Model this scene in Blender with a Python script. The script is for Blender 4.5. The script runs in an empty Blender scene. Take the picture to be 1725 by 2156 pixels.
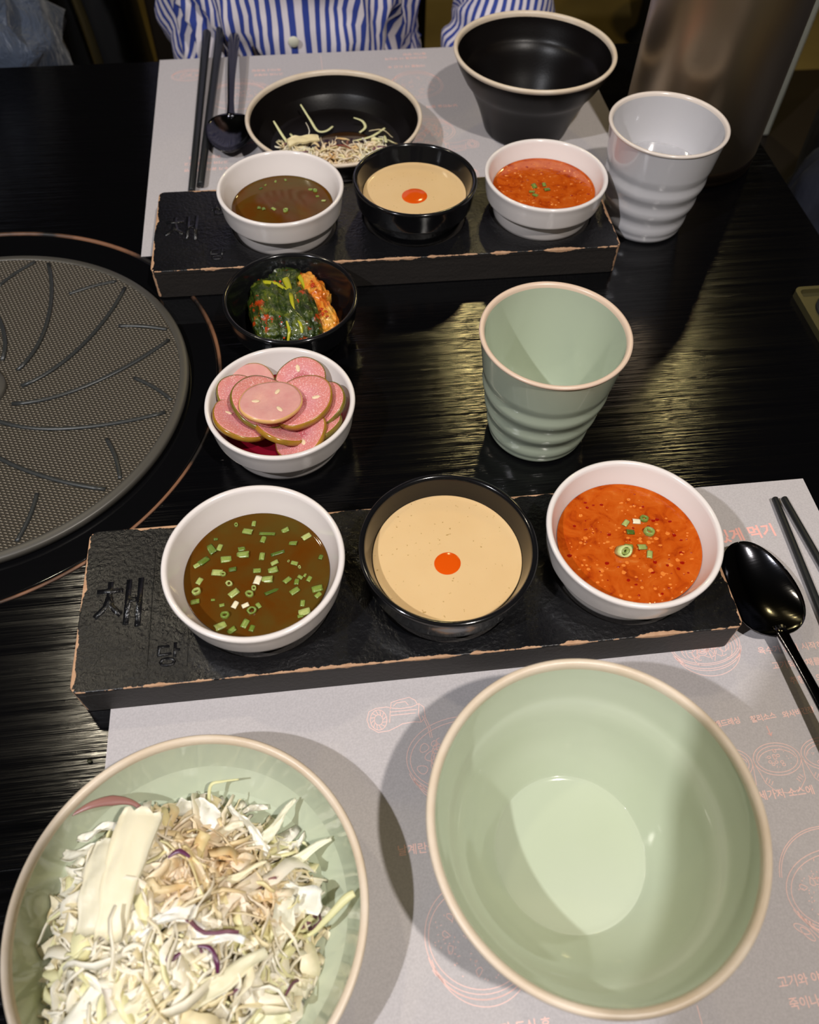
import bpy, bmesh, math, random
import numpy as np
from mathutils import Vector, Matrix, noise

random.seed(11)
SC = bpy.context.scene
COL = SC.collection
PI = math.pi

# ------------------------------------------------------------------ camera
cam_d = bpy.data.cameras.new('camera')
cam = bpy.data.objects.new('camera', cam_d)
COL.objects.link(cam)
cam_d.sensor_fit = 'HORIZONTAL'
cam_d.sensor_width = 36.0
cam_d.lens = 1715.83 / 1725 * 36.0
cam_d.shift_y = -26.8 / 1725
R_, U_, F_ = (0.993208, -0.114928, 0.018161), (0.083468, 0.812503, 0.576951), (0.081064, 0.571516, -0.816577)
cam.matrix_world = Matrix(((R_[0], U_[0], -F_[0], 0.0), (R_[1], U_[1], -F_[1], 0.0),
                           (R_[2], U_[2], -F_[2], 0.44376), (0, 0, 0, 1)))
cam_d.clip_start = 0.01
cam_d.dof.use_dof = True
cam_d.dof.focus_distance = 0.52
cam_d.dof.aperture_fstop = 11.0
SC.camera = cam

# ------------------------------------------------------------------ world, lights, exposure
SC.view_settings.view_transform = 'Standard'
SC.view_settings.look = 'None'
SC.view_settings.exposure = 0.0
SC.view_settings.gamma = 1.0
SC.view_settings.use_curve_mapping = False
w = bpy.data.worlds.new('world'); SC.world = w; w.use_nodes = True
w.node_tree.nodes['Background'].inputs[0].default_value = (0.90, 0.80, 0.55, 1)
w.node_tree.nodes['Background'].inputs[1].default_value = 0.055


def lamp(name, loc, power, col, rad):
    d = bpy.data.lights.new(name, 'POINT'); d.energy = power; d.color = col; d.shadow_soft_size = rad
    o = bpy.data.objects.new(name, d); o.location = loc; COL.objects.link(o)
    return o


lamp('downlight', (0.36, -0.27, 1.32), 50, (1.0, 0.93, 0.86), 0.022)
lamp('downlight', (-0.81, -0.27, 1.30), 56, (0.96, 0.96, 1.0), 0.016)
lamp('warm_downlight', (-0.60, 0.86, 1.42), 11, (1.0, 0.88, 0.66), 0.03)
lamp('yellow_lamp', (0.51, 2.18, 1.60), 13, (1.0, 0.80, 0.35), 0.05)
lamp('yellow_lamp', (1.20, 2.00, 1.60), 8, (1.0, 0.80, 0.35), 0.05)


# ------------------------------------------------------------------ helpers
def srgb(r, g, b):
    f = lambda c: (c / 255 / 12.92) if c / 255 <= 0.04045 else ((c / 255 + 0.055) / 1.055) ** 2.4
    return (f(r), f(g), f(b), 1.0)


class Mat:
    """small procedural material builder"""
    def __init__(s, name, col=(0.5, 0.5, 0.5, 1), rough=0.5, **kw):
        s.m = bpy.data.materials.new(name); s.m.use_nodes = True
        s.nt = s.m.node_tree; s.p = s.nt.nodes['Principled BSDF']
        s.p.inputs['Base Color'].default_value = col
        s.p.inputs['Roughness'].default_value = rough
        for k, v in kw.items():
            s.p.inputs[k.replace('_', ' ')].default_value = v
        s.tc = None

    def coord(s, scale=(1, 1, 1), kind='Object', rot=(0, 0, 0)):
        tc = s.nt.nodes.new('ShaderNodeTexCoord'); mp = s.nt.nodes.new('ShaderNodeMapping')
        mp.inputs['Scale'].default_value = scale; mp.inputs['Rotation'].default_value = rot
        s.nt.links.new(tc.outputs[kind], mp.inputs['Vector'])
        return mp.outputs['Vector']

    def noise(s, vec, scale=10, detail=3, rough=0.5, dist=0.0):
        n = s.nt.nodes.new('ShaderNodeTexNoise')
        n.inputs['Scale'].default_value = scale; n.inputs['Detail'].default_value = detail
        n.inputs['Roughness'].default_value = rough; n.inputs['Distortion'].default_value = dist
        s.nt.links.new(vec, n.inputs['Vector'])
        return n.outputs['Fac']

    def voro(s, vec, scale, feature='F1'):
        n = s.nt.nodes.new('ShaderNodeTexVoronoi'); n.feature = feature
        n.inputs['Scale'].default_value = scale
        s.nt.links.new(vec, n.inputs['Vector'])
        return n.outputs['Distance']

    def ramp(s, fac, stops):
        r = s.nt.nodes.new('ShaderNodeValToRGB')
        e = r.color_ramp.elements
        while len(e) < len(stops): e.new(0.5)
        for q, (p, c) in zip(e, stops): q.position = p; q.color = c
        s.nt.links.new(fac, r.inputs['Fac'])
        return r.outputs['Color']

    def mix(s, fac, a, b):
        n = s.nt.nodes.new('ShaderNodeMix'); n.data_type = 'RGBA'
        for sock, v in ((n.inputs[0], fac), (n.inputs[6], a), (n.inputs[7], b)):
            if isinstance(v, bpy.types.NodeSocket): s.nt.links.new(v, sock)
            else: sock.default_value = v
        return n.outputs[2]

    def math(s, op, a, b=None, clamp=False):
        n = s.nt.nodes.new('ShaderNodeMath'); n.operation = op; n.use_clamp = clamp
        for i, v in enumerate((a, b)):
            if v is None: continue
            if isinstance(v, bpy.types.NodeSocket): s.nt.links.new(v, n.inputs[i])
            else: n.inputs[i].default_value = v
        return n.outputs[0]

    def color(s, sock): s.nt.links.new(sock, s.p.inputs['Base Color'])
    def roughness(s, sock): s.nt.links.new(sock, s.p.inputs['Roughness'])

    def bump(s, h, dist=0.001, strength=1.0):
        b = s.nt.nodes.new('ShaderNodeBump'); b.inputs['Distance'].default_value = dist
        b.inputs['Strength'].default_value = strength
        prev = s.p.inputs['Normal'].links
        if prev: s.nt.links.new(prev[0].from_socket, b.inputs['Normal'])
        s.nt.links.new(h, b.inputs['Height']); s.nt.links.new(b.outputs['Normal'], s.p.inputs['Normal'])


def mesh(name, verts, faces, mat, parent=None, smooth=True, loc=None, uv=None):
    me = bpy.data.meshes.new(name)
    me.from_pydata([tuple(map(float, v)) for v in verts], [], faces)
    me.update()
    if uv is not None:
        l = me.uv_layers.new(name='UVMap')
        for lp in me.loops: l.data[lp.index].uv = uv[lp.vertex_index]
    if smooth: me.polygons.foreach_set('use_smooth', [True] * len(me.polygons))
    if mat is not None: me.materials.append(mat.m if isinstance(mat, Mat) else mat)
    o = bpy.data.objects.new(name, me); COL.objects.link(o)
    if parent: o.parent = parent
    if loc: o.location = loc
    return o


def empty(name, loc, label, cat, group=None, rz=0):
    o = bpy.data.objects.new(name, None); COL.objects.link(o)
    o.location = loc; o.rotation_euler = (0, 0, rz); o.empty_display_size = 0.02
    o['label'] = label; o['category'] = cat
    if group: o['group'] = group
    return o


def tag(o, label, cat, group=None, kind=None):
    o['label'] = label; o['category'] = cat
    if group: o['group'] = group
    if kind: o['kind'] = kind
    return o


def lathe(prof, seg=96, wob=0.0):
    V, F, rings = [], [], []
    for (r, z) in prof:
        if r < 1e-7:
            rings.append([len(V)]); V.append((0, 0, z)); continue
        ids = []
        for k in range(seg):
            a = 2 * PI * k / seg
            rr = r * (1 + wob * math.sin(2 * a + 0.7))
            ids.append(len(V)); V.append((rr * math.cos(a), rr * math.sin(a), z))
        rings.append(ids)
    for a, b in zip(rings, rings[1:]):
        for k in range(seg):
            k2 = (k + 1) % seg
            if len(a) == 1 and len(b) == 1: continue
            if len(a) == 1: F.append((a[0], b[k], b[k2]))
            elif len(b) == 1: F.append((a[k], b[0], a[k2]))
            else: F.append((a[k], b[k], b[k2], a[k2]))
    return V, F


def smooth_prof(p, n=4):
    """Catmull-Rom through profile points"""
    out = []
    P = [p[0]] + list(p) + [p[-1]]
    for i in range(1, len(P) - 2):
        for k in range(n):
            t = k / n
            q = []
            for d in range(2):
                a, b, c, e = P[i - 1][d], P[i][d], P[i + 1][d], P[i + 2][d]
                q.append(0.5 * (2 * b + (c - a) * t + (2 * a - 5 * b + 4 * c - e) * t * t + (3 * b - a - 3 * c + e) * t ** 3))
            out.append((max(q[0], 0), q[1]))
    out.append(p[-1])
    return out


def tube(pts, rad, seg=8, flat=1.0, up=Vector((0, 0, 1)), caps=True):
    V, F = [], []
    n = len(pts); P = [Vector(p) for p in pts]
    rs = rad if hasattr(rad, '__len__') else [rad] * n
    for i in range(n):
        t = (P[min(i + 1, n - 1)] - P[max(i - 1, 0)]).normalized()
        s = t.cross(up)
        if s.length < 1e-5: s = t.cross(Vector((1, 0, 0)))
        s.normalize(); b = s.cross(t)
        for k in range(seg):
            a = 2 * PI * k / seg
            V.append(P[i] + s * (math.cos(a) * rs[i]) + b * (math.sin(a) * rs[i] * flat))
    for i in range(n - 1):
        for k in range(seg):
            k2 = (k + 1) % seg
            F.append((i * seg + k, i * seg + k2, (i + 1) * seg + k2, (i + 1) * seg + k))
    if caps:
        F.append(tuple(range(seg))[::-1]); F.append(tuple((n - 1) * seg + k for k in range(seg)))
    return V, F


def merge(parts):
    V, F = [], []
    for v, f in parts:
        o = len(V); V += list(v); F += [tuple(i + o for i in q) for q in f]
    return V, F


def box(x0, x1, y0, y1, z0, z1):
    V = [(x, y, z) for z in (z0, z1) for y in (y0, y1) for x in (x0, x1)]
    F = [(0, 2, 3, 1), (4, 5, 7, 6), (0, 1, 5, 4), (2, 6, 7, 3), (0, 4, 6, 2), (1, 3, 7, 5)]
    return V, F


def bevel_box(name, x0, x1, y0, y1, z0, z1, mat, parent=None, r=0.003, seg=3):
    bm = bmesh.new(); V, F = box(x0, x1, y0, y1, z0, z1)
    vs = [bm.verts.new(v) for v in V]
    for f in F: bm.faces.new([vs[i] for i in f])
    bmesh.ops.bevel(bm, geom=bm.edges[:], offset=r, segments=seg, profile=0.5, affect='EDGES')
    me = bpy.data.meshes.new(name); bm.to_mesh(me); bm.free()
    me.materials.append(mat.m)
    o = bpy.data.objects.new(name, me); COL.objects.link(o)
    if parent: o.parent = parent
    return o


def plate2d(name, outline, holes, z0, z1, mat, parent=None, bev=0.0):
    """flat slab with round-cornered outline and round holes"""
    cu = bpy.data.curves.new(name, 'CURVE'); cu.dimensions = '2D'; cu.fill_mode = 'BOTH'
    for loop in [outline] + holes:
        sp = cu.splines.new('POLY'); sp.points.add(len(loop) - 1); sp.use_cyclic_u = True
        for p, q in zip(sp.points, loop): p.co = (q[0], q[1], 0, 1)
    cu.extrude = (z1 - z0) / 2 - bev; cu.bevel_depth = bev; cu.bevel_resolution = 2; cu.offset = -bev
    t = bpy.data.objects.new('tmp', cu); COL.objects.link(t)
    me = bpy.data.meshes.new_from_object(t)
    me.transform(Matrix.Translation((0, 0, (z0 + z1) / 2)))
    COL.objects.unlink(t); bpy.data.objects.remove(t)
    me.name = name; me.materials.clear(); me.materials.append(mat.m)
    o = bpy.data.objects.new(name, me); COL.objects.link(o)
    if parent: o.parent = parent
    return o


def rrect(x0, x1, y0, y1, r, n=6):
    P = []
    for cx, cy, a0 in ((x1 - r, y1 - r, 0), (x0 + r, y1 - r, 90), (x0 + r, y0 + r, 180), (x1 - r, y0 + r, 270)):
        for k in range(n + 1):
            a = math.radians(a0 + 90 * k / n); P.append((cx + r * math.cos(a), cy + r * math.sin(a)))
    return P


def circle(cx, cy, r, n=72): return [(cx + r * math.cos(2 * PI * k / n), cy + r * math.sin(2 * PI * k / n)) for k in range(n)]


def fbm(p, o=3, lac=2.0):
    v, a = 0.0, 1.0; p = Vector(p)
    for _ in range(o):
        v += a * noise.noise(p); p = p * lac + Vector((3.1, 7.7, 1.3)); a *= 0.5
    return v


def blob(sub, fn):
    bm = bmesh.new(); bmesh.ops.create_icosphere(bm, subdivisions=sub, radius=1)
    V = [tuple(fn(v.co.copy())) for v in bm.verts]; bm.verts.index_update()
    F = [tuple(v.index for v in f.verts) for f in bm.faces]; bm.free()
    return V, F


# ------------------------------------------------------------------ materials
M = {}
def ceramic(name, col, rough=0.12, coat=0.3):
    m = Mat(name, col, rough, Coat_Weight=coat, Coat_Roughness=0.05)
    n = m.noise(m.coord(), 60, 3)
    m.bump(n, 0.0002, 0.25)
    return m
M['white'] = ceramic('white_melamine', srgb(236, 228, 224), 0.18)
M['black_bowl'] = ceramic('black_melamine', (0.006, 0.006, 0.007, 1), 0.14)
g = Mat('celadon_glaze', srgb(196, 204, 176), 0.07, Coat_Weight=0.5, Coat_Roughness=0.03)
v = g.coord(); f = g.noise(v, 9, 4)
g.color(g.mix(f, srgb(182, 194, 164), srgb(202, 208, 190)))
sp = g.noise(v, 900, 2); g.bump(g.noise(v, 40, 2), 0.0004, 0.3)
M['celadon'] = g
M['celadon_cup'] = ceramic('pale_celadon_glaze', srgb(190, 200, 178), 0.08, 0.5)
M['grey_white'] = ceramic('greyish_white_glaze', srgb(205, 203, 206), 0.1, 0.5)
r_ = Mat('bare_stoneware_rim', srgb(214, 196, 176), 0.35)
v = r_.coord((1, 1, 3)); r_.color(r_.mix(r_.noise(v, 45, 4), srgb(236, 224, 208), srgb(206, 182, 150)))
r_.bump(r_.noise(v, 300, 3), 0.0003, 0.4)
M['rim'] = r_
M['rim_pink'] = Mat('unglazed_pinkish_rim', srgb(224, 198, 176), 0.3)
M['rim_white'] = Mat('cream_glazed_rim', srgb(226, 214, 204), 0.2)
mb = Mat('matt_black_stoneware', (0.004, 0.003, 0.003, 1), 0.34, Specular_IOR_Level=0.22)
v = mb.coord(); mb.bump(mb.noise(v, 700, 2), 0.0002, 0.3)
M['matt_black'] = mb

# black lacquered wood table: ridged grain running along x
tb = Mat('black_lacquered_wood', (0.002, 0.002, 0.0025, 1), 0.12, Specular_IOR_Level=0.4)
v = tb.coord((2.6, 190, 1)); n1 = tb.noise(v, 1.0, 5, 0.6, 0.3)
v2 = tb.coord((9, 640, 1)); n2 = tb.noise(v2, 1.0, 3, 0.6)
tb.bump(n1, 0.00042, 0.75); tb.bump(n2, 0.00022, 0.7)
tb.roughness(tb.ramp(n1, [(0.3, (0.07,) * 3 + (1,)), (0.75, (0.17,) * 3 + (1,))]))
M['table'] = tb
gl = Mat('polished_black_burner_glass', (0.003, 0.003, 0.0035, 1), 0.07)
v = gl.coord((6, 200, 1)); gl.bump(gl.noise(v, 1, 3), 0.00012, 0.5)
M['glass'] = gl
rg = Mat('worn_copper_seam', srgb(110, 74, 52), 0.5)
v = rg.coord(); rg.color(rg.mix(rg.ramp(rg.noise(v, 18, 5), [(0.42, (0, 0, 0, 1)), (0.58, (1, 1, 1, 1))]), srgb(22, 17, 14), srgb(126, 86, 60)))
M['seam'] = rg

# griddle
gr = Mat('textured_griddle_coating', (0.05, 0.045, 0.036, 1), 0.42, Metallic=0.35)
def weave(m, s):
    v = m.coord((1, 1, 1), rot=(0, 0, 0.25))
    sx = m.nt.nodes.new('ShaderNodeSeparateXYZ'); m.nt.links.new(v, sx.inputs[0])
    yy = m.math('MULTIPLY', sx.outputs[1], s); row = m.math('FLOOR', yy)
    off = m.math('MULTIPLY', m.math('MODULO', m.math('ABSOLUTE', row), 2.0), 0.5)
    xx = m.math('ADD', m.math('MULTIPLY', sx.outputs[0], s * 0.62), off)
    a = m.math('ABSOLUTE', m.math('SINE', m.math('MULTIPLY', xx, PI)))
    b = m.math('ABSOLUTE', m.math('SINE', m.math('MULTIPLY', yy, PI)))
    return m.math('MULTIPLY', a, b)
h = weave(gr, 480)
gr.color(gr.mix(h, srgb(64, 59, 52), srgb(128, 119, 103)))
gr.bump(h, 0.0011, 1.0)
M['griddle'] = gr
M['griddle_smooth'] = Mat('smooth_griddle_coating', srgb(80, 77, 71), 0.42, Metallic=0.2)
M['griddle_ridge'] = Mat('dark_griddle_ridge', srgb(54, 56, 56), 0.34, Metallic=0.2)

# paper
pm = Mat('grey_recycled_paper', srgb(176, 172, 172), 0.8)
v = pm.coord(); n1 = pm.noise(v, 900, 3); n2 = pm.noise(v, 16, 4)
pm.color(pm.mix(n1, srgb(172, 167, 168), srgb(206, 200, 201)))
pm.bump(n1, 0.0001, 0.3); pm.bump(n2, 0.0012, 0.25)
M['paper'] = pm
M['print'] = Mat('salmon_pink_ink', srgb(255, 212, 202), 0.75)
M['print2'] = Mat('coral_pink_ink', srgb(255, 190, 180), 0.75)

# steel, cutlery
M['cutlery'] = Mat('polished_black_steel', (0.09, 0.09, 0.10, 1), 0.12, Metallic=1.0)
v = M['cutlery'].coord((900, 60, 60)); M['cutlery'].bump(M['cutlery'].noise(v, 1, 3), 0.00006, 0.5)
M['stick'] = Mat('matt_black_steel', (0.03, 0.032, 0.034, 1), 0.38, Metallic=0.5)
M['stick'].bump(M['stick'].noise(M['stick'].coord((30, 30, 30)), 60, 3), 0.0003, 0.4)
st = Mat('brushed_bronze_steel', srgb(186, 168, 144), 0.36, Metallic=1.0)
v = st.coord((400, 400, 4)); st.bump(st.noise(v, 1, 3), 0.0002, 0.25)
M['steel'] = st
M['steel_dark'] = Mat('dark_steel_base', srgb(96, 80, 68), 0.36, Metallic=1.0)

# foods
bro = Mat('dark_soy_broth', srgb(88, 48, 10), 0.05, IOR=1.33)
v = bro.coord(); f = bro.noise(v, 28, 4, 0.6, 0.6)
bro.color(bro.mix(bro.ramp(f, [(0.35, (0, 0, 0, 1)), (0.68, (1, 1, 1, 1))]), srgb(92, 50, 8), srgb(84, 66, 24)))
M['broth'] = bro
cr = Mat('cream_sesame_sauce', srgb(226, 192, 140), 0.16, Subsurface_Weight=0.15, Subsurface_Radius=(0.004, 0.003, 0.002))
v = cr.coord(); sp = cr.ramp(cr.noise(v, 520, 2), [(0.70, (0, 0, 0, 1)), (0.76, (1, 1, 1, 1))])
cr.color(cr.mix(sp, cr.mix(cr.noise(v, 30, 3), srgb(232, 200, 150), srgb(220, 184, 132)), srgb(170, 134, 74)))
M['cream'] = cr
M['oil'] = Mat('orange_chili_oil', srgb(222, 84, 10), 0.1)
rd = Mat('red_chili_sauce', srgb(205, 66, 10), 0.07, Coat_Weight=0.6)
v = rd.coord(); f = rd.noise(v, 95, 5, 0.6, 0.8)
rd.color(rd.ramp(f, [(0.28, srgb(150, 44, 10)), (0.45, srgb(190, 80, 16)), (0.62, srgb(200, 94, 26)), (0.78, srgb(214, 130, 60))]))
rd.bump(rd.noise(v, 260, 3), 0.0006, 0.5)
M['red'] = rd
sc = Mat('green_scallion', srgb(120, 160, 50), 0.3)
v = sc.coord((1, 1, 1)); oi = sc.nt.nodes.new('ShaderNodeObjectInfo')
f = sc.noise(v, 500, 3)
base = sc.ramp(oi.outputs['Random'], [(0.0, srgb(66, 92, 26)), (0.3, srgb(122, 142, 52)), (0.7, srgb(156, 172, 84)), (1.0, srgb(196, 204, 124))])
sc.color(sc.mix(f, base, sc.mix(0.55, base, srgb(50, 84, 20))))
M['scallion'] = sc
M['scallion_white'] = Mat('white_scallion', srgb(232, 222, 190), 0.3)
M['scallion_pale'] = Mat('pale_scallion_core', srgb(200, 212, 140), 0.3)
M['bits'] = Mat('translucent_garlic_bits', srgb(226, 128, 52), 0.12)
M['bits_red'] = Mat('red_chili_flakes', srgb(150, 22, 8), 0.15)
ca = Mat('shredded_cabbage', srgb(236, 232, 212), 0.42, Subsurface_Weight=0.25, Subsurface_Radius=(0.004, 0.004, 0.003))
at = ca.nt.nodes.new('ShaderNodeVertexColor'); at.layer_name = 'tint'
ca.color(ca.mix(ca.noise(ca.coord(), 300, 2), at.outputs['Color'], ca.mix(0.12, at.outputs['Color'], srgb(220, 214, 170))))
ca.bump(ca.noise(ca.coord(), 400, 2), 0.0003, 0.3)
M['cabbage'] = ca
M['purple'] = Mat('purple_cabbage', srgb(96, 40, 76), 0.3)
M['purple_pale'] = Mat('dusky_pink_cabbage', srgb(150, 104, 96), 0.35)
M['dressing'] = Mat('brown_dressing', srgb(150, 92, 24), 0.06)
fl = Mat('pickled_pink_flesh', srgb(226, 156, 158), 0.24, Subsurface_Weight=0.3, Subsurface_Radius=(0.004, 0.002, 0.002))
v = fl.coord(); sx = fl.nt.nodes.new('ShaderNodeVectorMath'); sx.operation = 'LENGTH'; fl.nt.links.new(v, sx.inputs[0])
rr = fl.math('ADD', fl.math('MULTIPLY', sx.outputs['Value'], 46.0), fl.math('MULTIPLY', fl.noise(v, 130, 2), 0.25))
core = fl.ramp(rr, [(0.10, srgb(176, 84, 90)), (0.36, srgb(196, 106, 112)), (0.50, srgb(222, 148, 152)), (0.95, srgb(222, 140, 132))])
fl.color(fl.mix(fl.ramp(fl.noise(v, 1100, 2), [(0.55, (0, 0, 0, 1)), (0.72, (1, 1, 1, 1))]), core, srgb(246, 206, 204))); fl.bump(fl.noise(v, 700, 2), 0.0005, 0.7)
M['flesh'] = fl
fl2 = Mat('pickled_pale_flesh', srgb(232, 180, 172), 0.26, Subsurface_Weight=0.3, Subsurface_Radius=(0.004, 0.002, 0.002))
fl2.bump(fl2.noise(fl2.coord(), 900, 2), 0.0002, 0.5)
fl2.color(fl2.mix(fl2.noise(fl2.coord(), 160, 3), srgb(232, 180, 168), srgb(212, 142, 140)))
M['flesh_pale'] = fl2
rk = Mat('olive_cucumber_rind', srgb(160, 116, 34), 0.22)
v = rk.coord(); rk.color(rk.mix(rk.noise(v, 180, 3), srgb(186, 132, 40), srgb(128, 100, 34)))
M['rind'] = rk
rk2 = Mat('dark_olive_cucumber_rind', srgb(110, 98, 36), 0.22)
v = rk2.coord(); rk2.color(rk2.mix(rk2.noise(v, 220, 3), srgb(146, 118, 44), srgb(84, 84, 30)))
M['rind_dark'] = rk2
M['rind_pale'] = Mat('pale_cucumber_rind', srgb(226, 176, 112), 0.22)
M['seed'] = Mat('cream_cucumber_seed', srgb(240, 214, 178), 0.25)
M['brine'] = Mat('magenta_pickling_brine', srgb(120, 14, 34), 0.04)
kg = Mat('dark_green_kimchi_leaf', srgb(34, 60, 18), 0.2, Coat_Weight=0.4, Coat_Roughness=0.1)
v = kg.coord(); f = kg.noise(v, 120, 5, 0.65, 0.6); fr_ = kg.noise(v, 85, 4, 0.6)
c0 = kg.ramp(f, [(0.3, srgb(22, 34, 10)), (0.52, srgb(48, 64, 20)), (0.70, srgb(104, 112, 34))])
msk = kg.ramp(fr_, [(0.58, (0, 0, 0, 1)), (0.64, (1, 1, 1, 1))])
kg.color(kg.mix(msk, c0, srgb(176, 58, 14)))
kg.bump(kg.noise(v, 260, 4, 0.6, 0.5), 0.0016, 0.9); M['kimchi_green'] = kg
ko = Mat('orange_kimchi_cabbage', srgb(220, 140, 40), 0.2, Coat_Weight=0.4)
v = ko.coord(); f = ko.noise(v, 75, 4, 0.6, 0.5)
ko.color(ko.ramp(f, [(0.28, srgb(170, 52, 12)), (0.42, srgb(214, 116, 34)), (0.56, srgb(226, 160, 60)), (0.74, srgb(226, 184, 110))]))
ko.bump(ko.noise(v, 200, 3), 0.0012, 0.8); M['kimchi_orange'] = ko
M['kimchi_stem'] = Mat('yellow_green_kimchi_stem', srgb(172, 170, 34), 0.22)
M['pepper'] = Mat('red_pepper_paste', srgb(190, 58, 14), 0.2)
M['water'] = Mat('still_water', (1, 1, 1, 1), 0.02, IOR=1.33, Transmission_Weight=1.0)

# fabrics, room
def stripe_mat():
    m = Mat('blue_striped_cotton', (1, 1, 1, 1), 0.85)
    tc = m.nt.nodes.new('ShaderNodeTexCoord'); sx = m.nt.nodes.new('ShaderNodeSeparateXYZ')
    m.nt.links.new(tc.outputs['UV'], sx.inputs[0])
    n = m.noise(m.coord(), 14, 2)
    u = m.math('ADD', sx.outputs[0], m.math('MULTIPLY', n, 0.006))
    f = m.math('FRACT', m.math('DIVIDE', u, 0.0098))
    c = m.ramp(f, [(0.0, srgb(222, 214, 220)), (0.46, srgb(226, 218, 224)), (0.52, srgb(46, 66, 150)), (0.94, srgb(46, 66, 150))])
    c.node.color_ramp.elements.new(1.0).color = srgb(222, 214, 220)
    m.color(c); return m
M['stripe'] = stripe_mat()
M['skin'] = Mat('skin', srgb(214, 168, 140), 0.5, Subsurface_Weight=0.1, Subsurface_Radius=(0.01, 0.004, 0.002))
M['hair'] = Mat('black_hair', (0.006, 0.005, 0.005, 1), 0.35)
M['trousers'] = Mat('charcoal_trousers', (0.02, 0.022, 0.028, 1), 0.85)
jk = Mat('slate_blue_nylon', srgb(66, 77, 96), 0.42, Sheen_Weight=0.3)
jk.bump(jk.noise(jk.coord((1, 1, 0.5)), 26, 5, 0.6, 0.8), 0.014, 0.9); M['jacket'] = jk
M['jacket_dark'] = Mat('black_padding', (0.006, 0.007, 0.010, 1), 0.6)
nv = Mat('dark_navy_cloth', (0.006, 0.008, 0.018, 1), 0.75)
nv.bump(nv.noise(nv.coord(), 30, 4), 0.006, 0.5); M['navy'] = nv
M['darkwood'] = Mat('dark_stained_wood', (0.012, 0.008, 0.006, 1), 0.4)
M['brown'] = Mat('brown_vinyl', (0.03, 0.02, 0.014, 1), 0.5)
M['offwhite'] = Mat('off_white_board', srgb(222, 220, 200), 0.7)
flo = Mat('olive_brown_floor', srgb(110, 92, 48), 0.45)
v = flo.coord(); flo.color(flo.mix(flo.noise(v, 4, 4), srgb(160, 138, 78), srgb(116, 98, 56)))
M['floor'] = flo
M['wall'] = Mat('dark_brown_wall', srgb(30, 25, 18), 0.8)
M['ceiling'] = Mat('black_painted_ceiling', (0.003, 0.003, 0.003, 1), 0.9)
M['khaki'] = Mat('khaki_metal', srgb(110, 104, 72), 0.35, Metallic=0.7)
M['crumb'] = Mat('dark_herb_crumb', srgb(40, 40, 16), 0.5)

# ------------------------------------------------------------------ the room
FZ = -0.75
def struct(o): o['kind'] = 'structure'; return o
struct(mesh('floor', *box(-3.0, 3.2, -1.4, 4.2, FZ - 0.05, FZ), M['floor'], smooth=False))
struct(mesh('wall_back', *box(-3.0, 3.2, 4.2, 4.3, FZ, 2.6), M['wall'], smooth=False))
struct(mesh('wall_left', *box(-3.1, -3.0, -1.4, 4.3, FZ, 2.6), M['wall'], smooth=False))
struct(mesh('wall_right', *box(3.2, 3.3, -1.4, 4.3, FZ, 2.6), M['wall'], smooth=False))
struct(mesh('ceiling', *box(-3.1, 3.3, -1.4, 4.3, 2.6, 2.7), M['ceiling'], smooth=False))

# ------------------------------------------------------------------ table
GC = (-0.2569, 0.4332)
RC_ = (-0.2680, 0.4370)
TX0, TX1, TY0, TY1 = -0.95, 0.4358, -0.040, 0.905
tbl = empty('dining_table', (0, 0, FZ), 'black lacquered restaurant table with a round built-in burner', 'table')
def loc(x, y, z): return (x, y, z - FZ)
top = plate2d('tabletop', rrect(TX0, TX1, TY0, TY1, 0.012), [circle(*RC_, 0.1858, 128)], -0.035, 0.0, M['table'], bev=0.0015)
top.parent = tbl; top.location = (0, 0, -FZ)
sm = mesh('burner_seam', *lathe([(0.1862, -0.004), (0.1862, 0.0003), (0.1846, 0.0003), (0.1836, -0.0012), (0.1832, -0.004)], 160), M['seam'], tbl, loc=loc(*RC_, 0))
bp = mesh('burner_plate', *lathe([(0.1832, -0.030), (0.1832, -0.0012), (0.1826, -0.0008), (0.1820, -0.0008), (0.16, -0.0008), (0.05, -0.0008), (0, -0.0008), (0, -0.030)], 160), M['glass'], tbl, loc=loc(*RC_, 0))
for (x, y) in ((TX0 + 0.09, TY0 + 0.09), (TX1 - 0.09, TY0 + 0.09), (TX0 + 0.09, TY1 - 0.09), (TX1 - 0.09, TY1 - 0.09)):
    mesh('leg', *box(x - 0.03, x + 0.03, y - 0.03, y + 0.03, 0, -FZ - 0.035), M['darkwood'], tbl, smooth=False)

# griddle
gd = empty('griddle_pan', (*GC, -0.0008), 'round dark grey griddle plate with curved ridges set in the table', 'griddle')
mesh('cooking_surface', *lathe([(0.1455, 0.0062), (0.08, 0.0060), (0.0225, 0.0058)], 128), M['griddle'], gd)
mesh('rim', *lathe([(0.14, 0.0), (0.1500, 0.0), (0.1512, 0.0008), (0.1520, 0.0040), (0.1516, 0.0056), (0.1505, 0.0063), (0.1470, 0.0068), (0.1458, 0.0066), (0.1452, 0.0058)], 160), M['griddle_smooth'], gd)
mesh('hub', *lathe([(0.0228, 0.0055), (0.0225, 0.0082), (0.021, 0.0088), (0.008, 0.0088), (0.0075, 0.0070), (0, 0.0070)], 64), M['griddle_smooth'], gd)
def arc(tab):
    P = []
    n = 14
    rs = [t[0] for t in tab]
    for i in range(n + 1):
        r = rs[0] + (rs[-1] - rs[0]) * i / n
        a = float(np.interp(r, rs, [t[1] for t in tab])) if len(tab) < 4 else float(np.polyval(np.polyfit(rs, [t[1] for t in tab], 3), r))
        P.append((r * math.cos(math.radians(a)), r * math.sin(math.radians(a)), 0.0063))
    return P
LONG = [(0.033, -27.5), (0.0552, -13.6), (0.0853, 0.2), (0.1193, 10.6), (0.1415, 16.2)]
SHRT = [(0.113, -0.6 + 1.5), (0.128, -4.0), (0.1430, -9.2)]
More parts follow.
